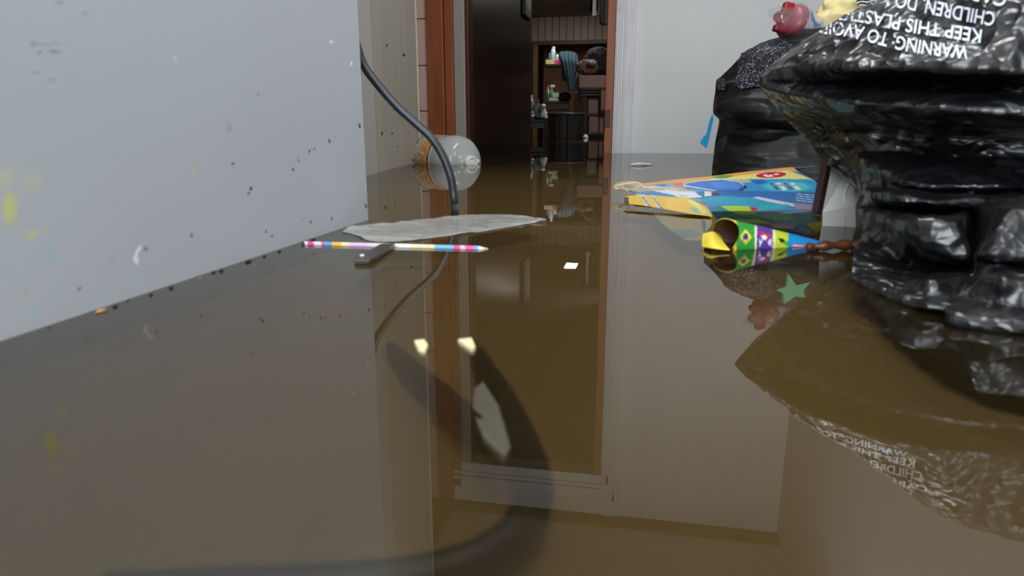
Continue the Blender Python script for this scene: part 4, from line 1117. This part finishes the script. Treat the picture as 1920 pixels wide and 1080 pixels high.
# rack with bottles
rk = thing('shelf_rack', 'slim black shelf rack in the far room carrying bottles and a teal cloth', 'rack', W(1050, 254.5))
YK = 9.8
for x in (1026.5, 1066):
    for dy in (0, .22):
        fbox('leg', x - 1.6, 119 if dy else 120, x + 1.6, 250, YK + dy, .02, M['blackwood'], rk, .002, z0=ZF)
for yy, nm in ((120.5, 'shelf'), (190, 'shelf'), (203, 'shelf')):
    fbox(nm, 1024.5, yy, 1068, yy + 3.4, YK, .26, M['blackwood'], rk, .002)
fbx = thing('flat_box', 'flat yellow and white box with a pink corner on the top shelf of the rack', 'box', P(1038, 120, YK))
mx, w, h, dd_ = face_box(1023, 112, 1053, 120.4, YK + .01, .2)
MB().bbox((0, 0, 0), (w * .62, dd_, h), .003, mx).build('yellow_end', mat('pale_yellow_card', S(222, 216, 150), .6), fbx)
MB().bbox((w * .62, 0, 0), (w, dd_, h), .003, mx).build('white_end', M['capwhite'], fbx)
MB().bbox((w * .56, -.004, h * .05), (w * .86, 0.002, h * .95), .001, mx).build('pink_patch', mat('hot_pink_print', S(226, 54, 140), .6), fbx)
mb = thing('mouthwash_bottle', 'white bottle with blue label standing on the flat yellow box', 'bottle', P(1036, 112, YK + .06))
q = P(1035, 112, YK + .08); hh = P(1035, 88, YK + .08).z - q.z
tilt = (UP + RT * .12).normalized()
MB().lathe([(.001, 0), (.058, 0), (.064, .01), (.064, hh * .6), (.05, hh * .76), (.024, hh * .84)], q, tilt, 24, ecc=.6).build('body', M['capwhite'], mb, smooth=True)
MB().lathe([(.025, hh * .84), (.025, hh * 1.02), (.02, hh * 1.04)], q, tilt, 16).build('cap', M['capwhite'], mb)
ax_ = (HD * -1)
lab = [q + tilt * a * hh + RT * b * .052 - HD * .0395 for a, b in ((.10, -1), (.10, 1), (.56, 1), (.62, .6), (.58, -.2), (.52, -1))]
MB().prism(lab, HD * .006).build('label', mat('blue_bottle_label', S(54, 150, 214), .5), mb)
MB().prism([q + tilt * a * hh + RT * b * .05 - HD * .041 for a, b in ((.5, -.9), (.5, .9), (.56, .9), (.56, -.9))], HD * .004).build('label_stripe', mat('navy_label_print', S(30, 70, 130), .5), mb)
tag(blob('cream_pouch', P(1045, 108, YK + .1), (RT * .04, HD * .03, UP * .04), M['cream'], 9, .2), 'small cream pouch tucked between the mouthwash bottle and teal cloth', 'pouch')
rows = [[P(1048, 99, YK + .08), P(1060, 97, YK + .1), P(1072, 98, YK + .1), P(1082, 102, YK + .08)],
        [P(1050, 108, YK - .03), P(1061, 110, YK - .05), P(1072, 110, YK - .05), P(1084, 118, YK - .03)],
        [P(1055, 124, YK - .04), P(1064, 126, YK - .07), P(1073, 128, YK - .05), P(1085, 138, YK - .05)],
        [P(1062, 146, YK - .03), P(1067, 148, YK - .06), P(1073, 150, YK - .04), P(1081, 154, YK - .05)],
        [P(1067, 167, YK - .03), P(1070, 170, YK - .05), P(1073, 171, YK - .04), P(1076, 170, YK - .04)]]
G = surf(rows, 60, 40)
for i in range(60):
    for j in range(40): G[i, j] += np.array(HD) * .02 * math.sin(j * .75 + i * .05)
V, Fc = solid_sheet(G, .012)
tag(mk('teal_cloth', V, Fc, M['teal'], smooth=True), 'teal cloth draped from the top shelf of the rack', 'cloth')
tag(blob('dark_sock', P(1060, 138, YK - .02), (RT * .05, HD * .05, UP * .09), M['black'], 4, .3), 'black rag hanging beside the teal cloth', 'rag')
sb_ = thing('spray_bottle', 'green spray bottle with white trigger on the lower shelf of the rack', 'bottle', P(1034, 190, YK + .05))
q = P(1034, 190, YK + .06)
MB().lathe([(.001, 0), (.04, 0), (.042, .1), (.03, .14), (.012, .16)], q, UP, 18).build('body', mat('green_bottle', S(96, 150, 110), .35), sb_, smooth=True)
MB().lathe([(.014, .155), (.014, .19)], q, UP, 12).build('neck', mat('orange_neck', S(208, 130, 60), .4), sb_)
MB().bbox((-.02, -.012, .19), (.045, .012, .225), .004, Matrix.Translation(q) @ Matrix((RT, HD, UP)).transposed().to_4x4()).build('trigger', M['capwhite'], sb_)
tag(MB().lathe([(.001, 0), (.022, 0), (.022, .15), (.01, .18), (.01, .21)], P(1027, 190, YK + .08), UP, 14).build('white_tube_bottle', M['capwhite'], smooth=True), 'narrow white bottle at the left end of the lower rack shelf', 'bottle')
fbx2 = fbox('green_carton', 1029, 184, 1047, 190, YK + .005, .06, mat('mint_card', S(190, 220, 170), .6)); tag(fbx2, 'flat pale green carton lying on the lower rack shelf', 'carton')
mx, w, h, dd_ = face_box(1037, 175, 1049, 184, YK + .01, .05)
tag(MB().bbox((0, 0, 0), (w, dd_, h), .003, mx @ Matrix.Rotation(math.radians(-12), 4, 'Y')).build('green_carton', mat('pale_green_card', S(200, 226, 196), .6)), 'tilted pale green carton on top of the flat green carton', 'carton')
tag(blob('dark_bundle', P(1059, 182, YK + .1), (RT * .085, HD * .07, UP * .062), M['black'], 6, .25), 'dark cloth bundle on the right of the lower rack shelf', 'bundle')
tag(fbox('cardboard_piece', 1076, 173, 1092, 214, 9.4, .05, mat('brown_cardboard', S(140, 108, 88), .8, var=.15, vscale=9), z0=-.1), 'upright brown cardboard piece right of the rack', 'cardboard')
# ribbed black tub
tb = thing('ribbed_tub', 'black ribbed plastic tub standing in the far water before the rack', 'tub', W(1061, 259))
c = P(1061, 236, 8.45); rt_ = (1095 - 1028) / 2 / F * 8.3
ztop = P(1061, 213, 8.3).z
seg = 96; V = []; Fc = []
lev = [(-.2, .93), (.0, .95), (ztop * .5, .97), (ztop - .02, 1.0), (ztop, 1.02), (ztop, .96), (.05, .90)]
for z, s in lev:
    for k in range(seg):
        a = 2 * math.pi * k / seg; g = 1 - .06 * (1 if (k % 8) == 0 else 0) * (1 if z < ztop - .01 else 0)
        V.append(Vector((c.x, c.y, 0)) + RT * rt_ * s * g * math.cos(a) + HD * rt_ * .8 * s * g * math.sin(a) + UP * z)
for i in range(len(lev) - 1):
    for k in range(seg): Fc.append((i * seg + k, i * seg + (k + 1) % seg, (i + 1) * seg + (k + 1) % seg, (i + 1) * seg + k))
mk('body', V, Fc, mat('black_tub_plastic', S(27, 27, 29), .5), tb)
rp = [Vector((c.x, c.y, ztop)) + RT * rt_ * 1.01 * math.cos(a) + HD * rt_ * .81 * math.sin(a) for a in np.linspace(0, 2 * math.pi, 49)]
MB().tube(rp, .012, 8, cap=False).build('rim', mat('grey_tub_rim', S(70, 70, 72), .3), tb, smooth=True)
# table with rubbish heap, left
ta = thing('side_table', 'small black table left in the far room covered with rubbish', 'table', W(1005, 259))
YT = 8.7
fbox('table_top', 975, 224, 1029, 229, YT, .5, M['blackwood'], ta)
fbox('apron', 978, 229, 1027, 241, YT + .03, .03, M['blackwood'], ta, .004)
for x, dy in ((981, 0), (1023.5, 0), (981, .42), (1023.5, .42)):
    fbox('leg', x - 2, 229, x + 2, 262, YT + dy, .035, mat('worn_table_leg', S(84, 66, 58), .6) if dy == 0 else M['blackwood'], ta, .004, z0=ZF)
rub = [('white_carton', 993, 178, 999, 205, YT + .12, .06, S(206, 210, 212), 'tall white carton at the back of the rubbish table'), ('grey_carton', 1003, 194, 1014, 217, YT + .05, .06, S(92, 104, 116), 'grey blue carton standing on the rubbish table'),
       ('paper_scrap', 1009, 186, 1010.5, 224, YT + .2, .02, S(160, 150, 130), 'thin pale rod sticking up from the rubbish table')]
for nm, x0, y0, x1, y1, yc, dp, cl, lb in rub:
    tag(fbox(nm, x0, y0, x1, 224, yc, dp, mat(nm + '_card', cl, .6), None, .003), lb, 'carton' if 'carton' in nm else 'rod')
for i, (x, y, r1, r2, cl, nm, lb) in enumerate(((997, 198, 4.5, 9, S(120, 136, 150), 'plastic_bag', 'crumpled grey blue plastic bag beside the white carton on the rubbish table'), (998, 213, 6, 6, S(150, 140, 140), 'crumpled_paper', 'mauve crumpled paper at the left front of the rubbish table'), (1000, 218.5, 5, 3.5, S(226, 228, 226), 'crumpled_paper', 'flat white crumpled paper below the grey carton'), (1018, 207, 5, 5, S(206, 206, 196), 'crumpled_paper', 'upper white crumpled paper right of the grey carton'),
                                                 (1022, 215, 5, 6, S(196, 198, 194), 'crumpled_paper', 'rightmost white crumpled paper on the rubbish table'), (1016, 217, 4, 6, S(130, 176, 170), 'crumpled_paper', 'pale teal crumpled paper between grey carton and white papers'), (1008, 220, 6, 4, S(60, 58, 60), 'crumpled_paper', 'dark crumpled lump in front of the grey carton'), (1019, 199, 4, 4, S(222, 222, 214), 'crumpled_paper', 'topmost white crumpled paper on the right of the heap'), (996, 189, 3, 4, S(214, 218, 222), 'crumpled_paper', 'white crumpled paper leaning against the tall white carton'), (1024, 221, 4, 3, S(214, 214, 210), 'crumpled_paper', 'low white crumpled paper at the right table edge'))):
    r1m, r2m = r1 * 8.2 / F, r2 * 8.2 / F
    tag(blob(nm, P(x, y, YT + .14 - .02 * i), (RT * r1m, HD * .06, UP * r2m), mat('rubbish_%d_surface' % i, cl, .6), i * 3.3, .5, 2.6, n=14), lb, 'rubbish', 'rubbish on the far table')
# boxes and clothes, right
YX = 8.75
tag(fbox('long_box', 1085.5, 141, 1145, 165, YX, .4, M['box'], None, .01), 'long mauve brown box on top of the dark stand at right of far room', 'box')
sd_ = thing('dark_stand', 'dark wooden stand holding boxes at the right of far room', 'stand', W(1110, 259))
for y0, y1 in ((165.5, 169), (171, 174), (176, 180)): fbox('shelf', 1088, y0, 1150, y1, YX, .4, M['blackwood'], sd_, .003)
fbox('post', 1092, 180, 1101, 262, YX + .02, .06, M['blackwood'], sd_, .004, z0=ZF)
fbox('post', 1122.5, 180, 1126, 262, YX + .02, .06, M['blackwood'], sd_, .004, z0=ZF)
fbox('shelf', 1100, 213.5, 1140, 217.5, YX + .05, .3, M['blackwood'], sd_, .003)
fbox('shelf', 1100, 249.5, 1140, 254, YX + .05, .3, M['blackwood'], sd_, .003)
tag(fbox('drawer_box', 1102.5, 182, 1122, 213, YX + .06, .3, mat('mauve_box_card', S(112, 96, 92), .7), None, .006), 'mauve brown box on the middle shelf of dark stand', 'box')
tag(fbox('drawer_box', 1126, 169, 1150, 207, YX - .05, .05, mat('red_brown_box_card', S(120, 88, 80), .7), None, .006), 'red brown box panel leaning at the front right of dark stand', 'box')
tag(fbox('drawer_box', 1104, 218, 1132, 249, YX + .06, .3, mat('ridged_box_card', S(122, 98, 90), .7, bump=.6, bscale=14, stretch=(.2, .2, 4)), None, .006), 'ridged brown box on the bottom shelf of dark stand', 'box')
tag(blob('brown_cushion', P(1101, 127, YX + .2), (RT * .13, HD * .12, UP * .095), mat('brown_cushion_cloth', S(112, 88, 78), .85), 12, .25), 'brown cushion on top of the long mauve box', 'cushion')
tag(blob('dark_clothes', P(1122, 116, YX + .5), (RT * .18, HD * .14, UP * .17), mat('black_cloth', S(34, 31, 30), .9), 14, .3), 'heap of black clothes behind the brown cushion', 'clothes')
tag(blob('silver_foil', P(1111, 118, YX + .02), (RT * .055, HD * .04, UP * .03), mat('grey_foil', S(150, 146, 142), .35, metal=.5), 15, .5), 'crumpled silver foil bag lying on the brown cushion', 'foil')
for i, (x0, x1, yb, yc, cl, lb) in enumerate(((1114, 1122, 22, 8.1, S(22, 22, 24), 'shorter black jacket hanging at the top right of the far room'), (1121, 1126, 30, 8.05, S(112, 114, 118), 'pale grey shirt hanging between two black jackets'), (1125, 1141, 46, 8.0, S(20, 20, 22), 'longer black jacket hanging by the orange door jamb'))):
    a, b_ = P(x0, yb, yc), P(x1, yb, yc); top = ZK - .05
    rows = []
    for t, wd in ((0, .9), (.3, 1.0), (.6, 1.05), (.9, .8), (1, .35)):
        mid = (a + b_) / 2; hw = (b_ - a).length / 2 * wd
        z = a.z + (top - a.z) * t
        rows.append([Vector((mid.x, mid.y, z)) + RT * hw * s + HD * (.05 * math.cos(s * 1.4) * -1 + .02 * math.sin(s * 7)) for s in (-1, -.5, 0, .5, 1)])
    V, Fc = solid_sheet(surf(rows, 24, 30), .09)
    tag(mk('hanging_jacket' if i != 1 else 'hanging_shirt', V, Fc, mat('hanging_cloth_%d' % i, cl, .9), smooth=True), lb, 'jacket' if i != 1 else 'shirt', 'clothes hanging in the far room')
fm = W(1098, 259, 0)
tag(blob('foam_scrap', (fm.x, fm.y, .012), (RT * .03, HD * .03, UP * .03), M['capwhite'], 20, .3, n=10), 'white scrap floating at the foot of the dark stand', 'scrap')

# ------------------------------------------------------------------ dark skirting step on the right jamb
xa, xb = jx(1132.5), jx(1142)
struct(MB().bbox((xa, YF - .026, PY(1138, 239, YF).z), (xb, YF - .018, PY(1138, 206, YF).z), .002).build('trim_17', mat('worn_dark_patch', S(86, 58, 50), .6)))
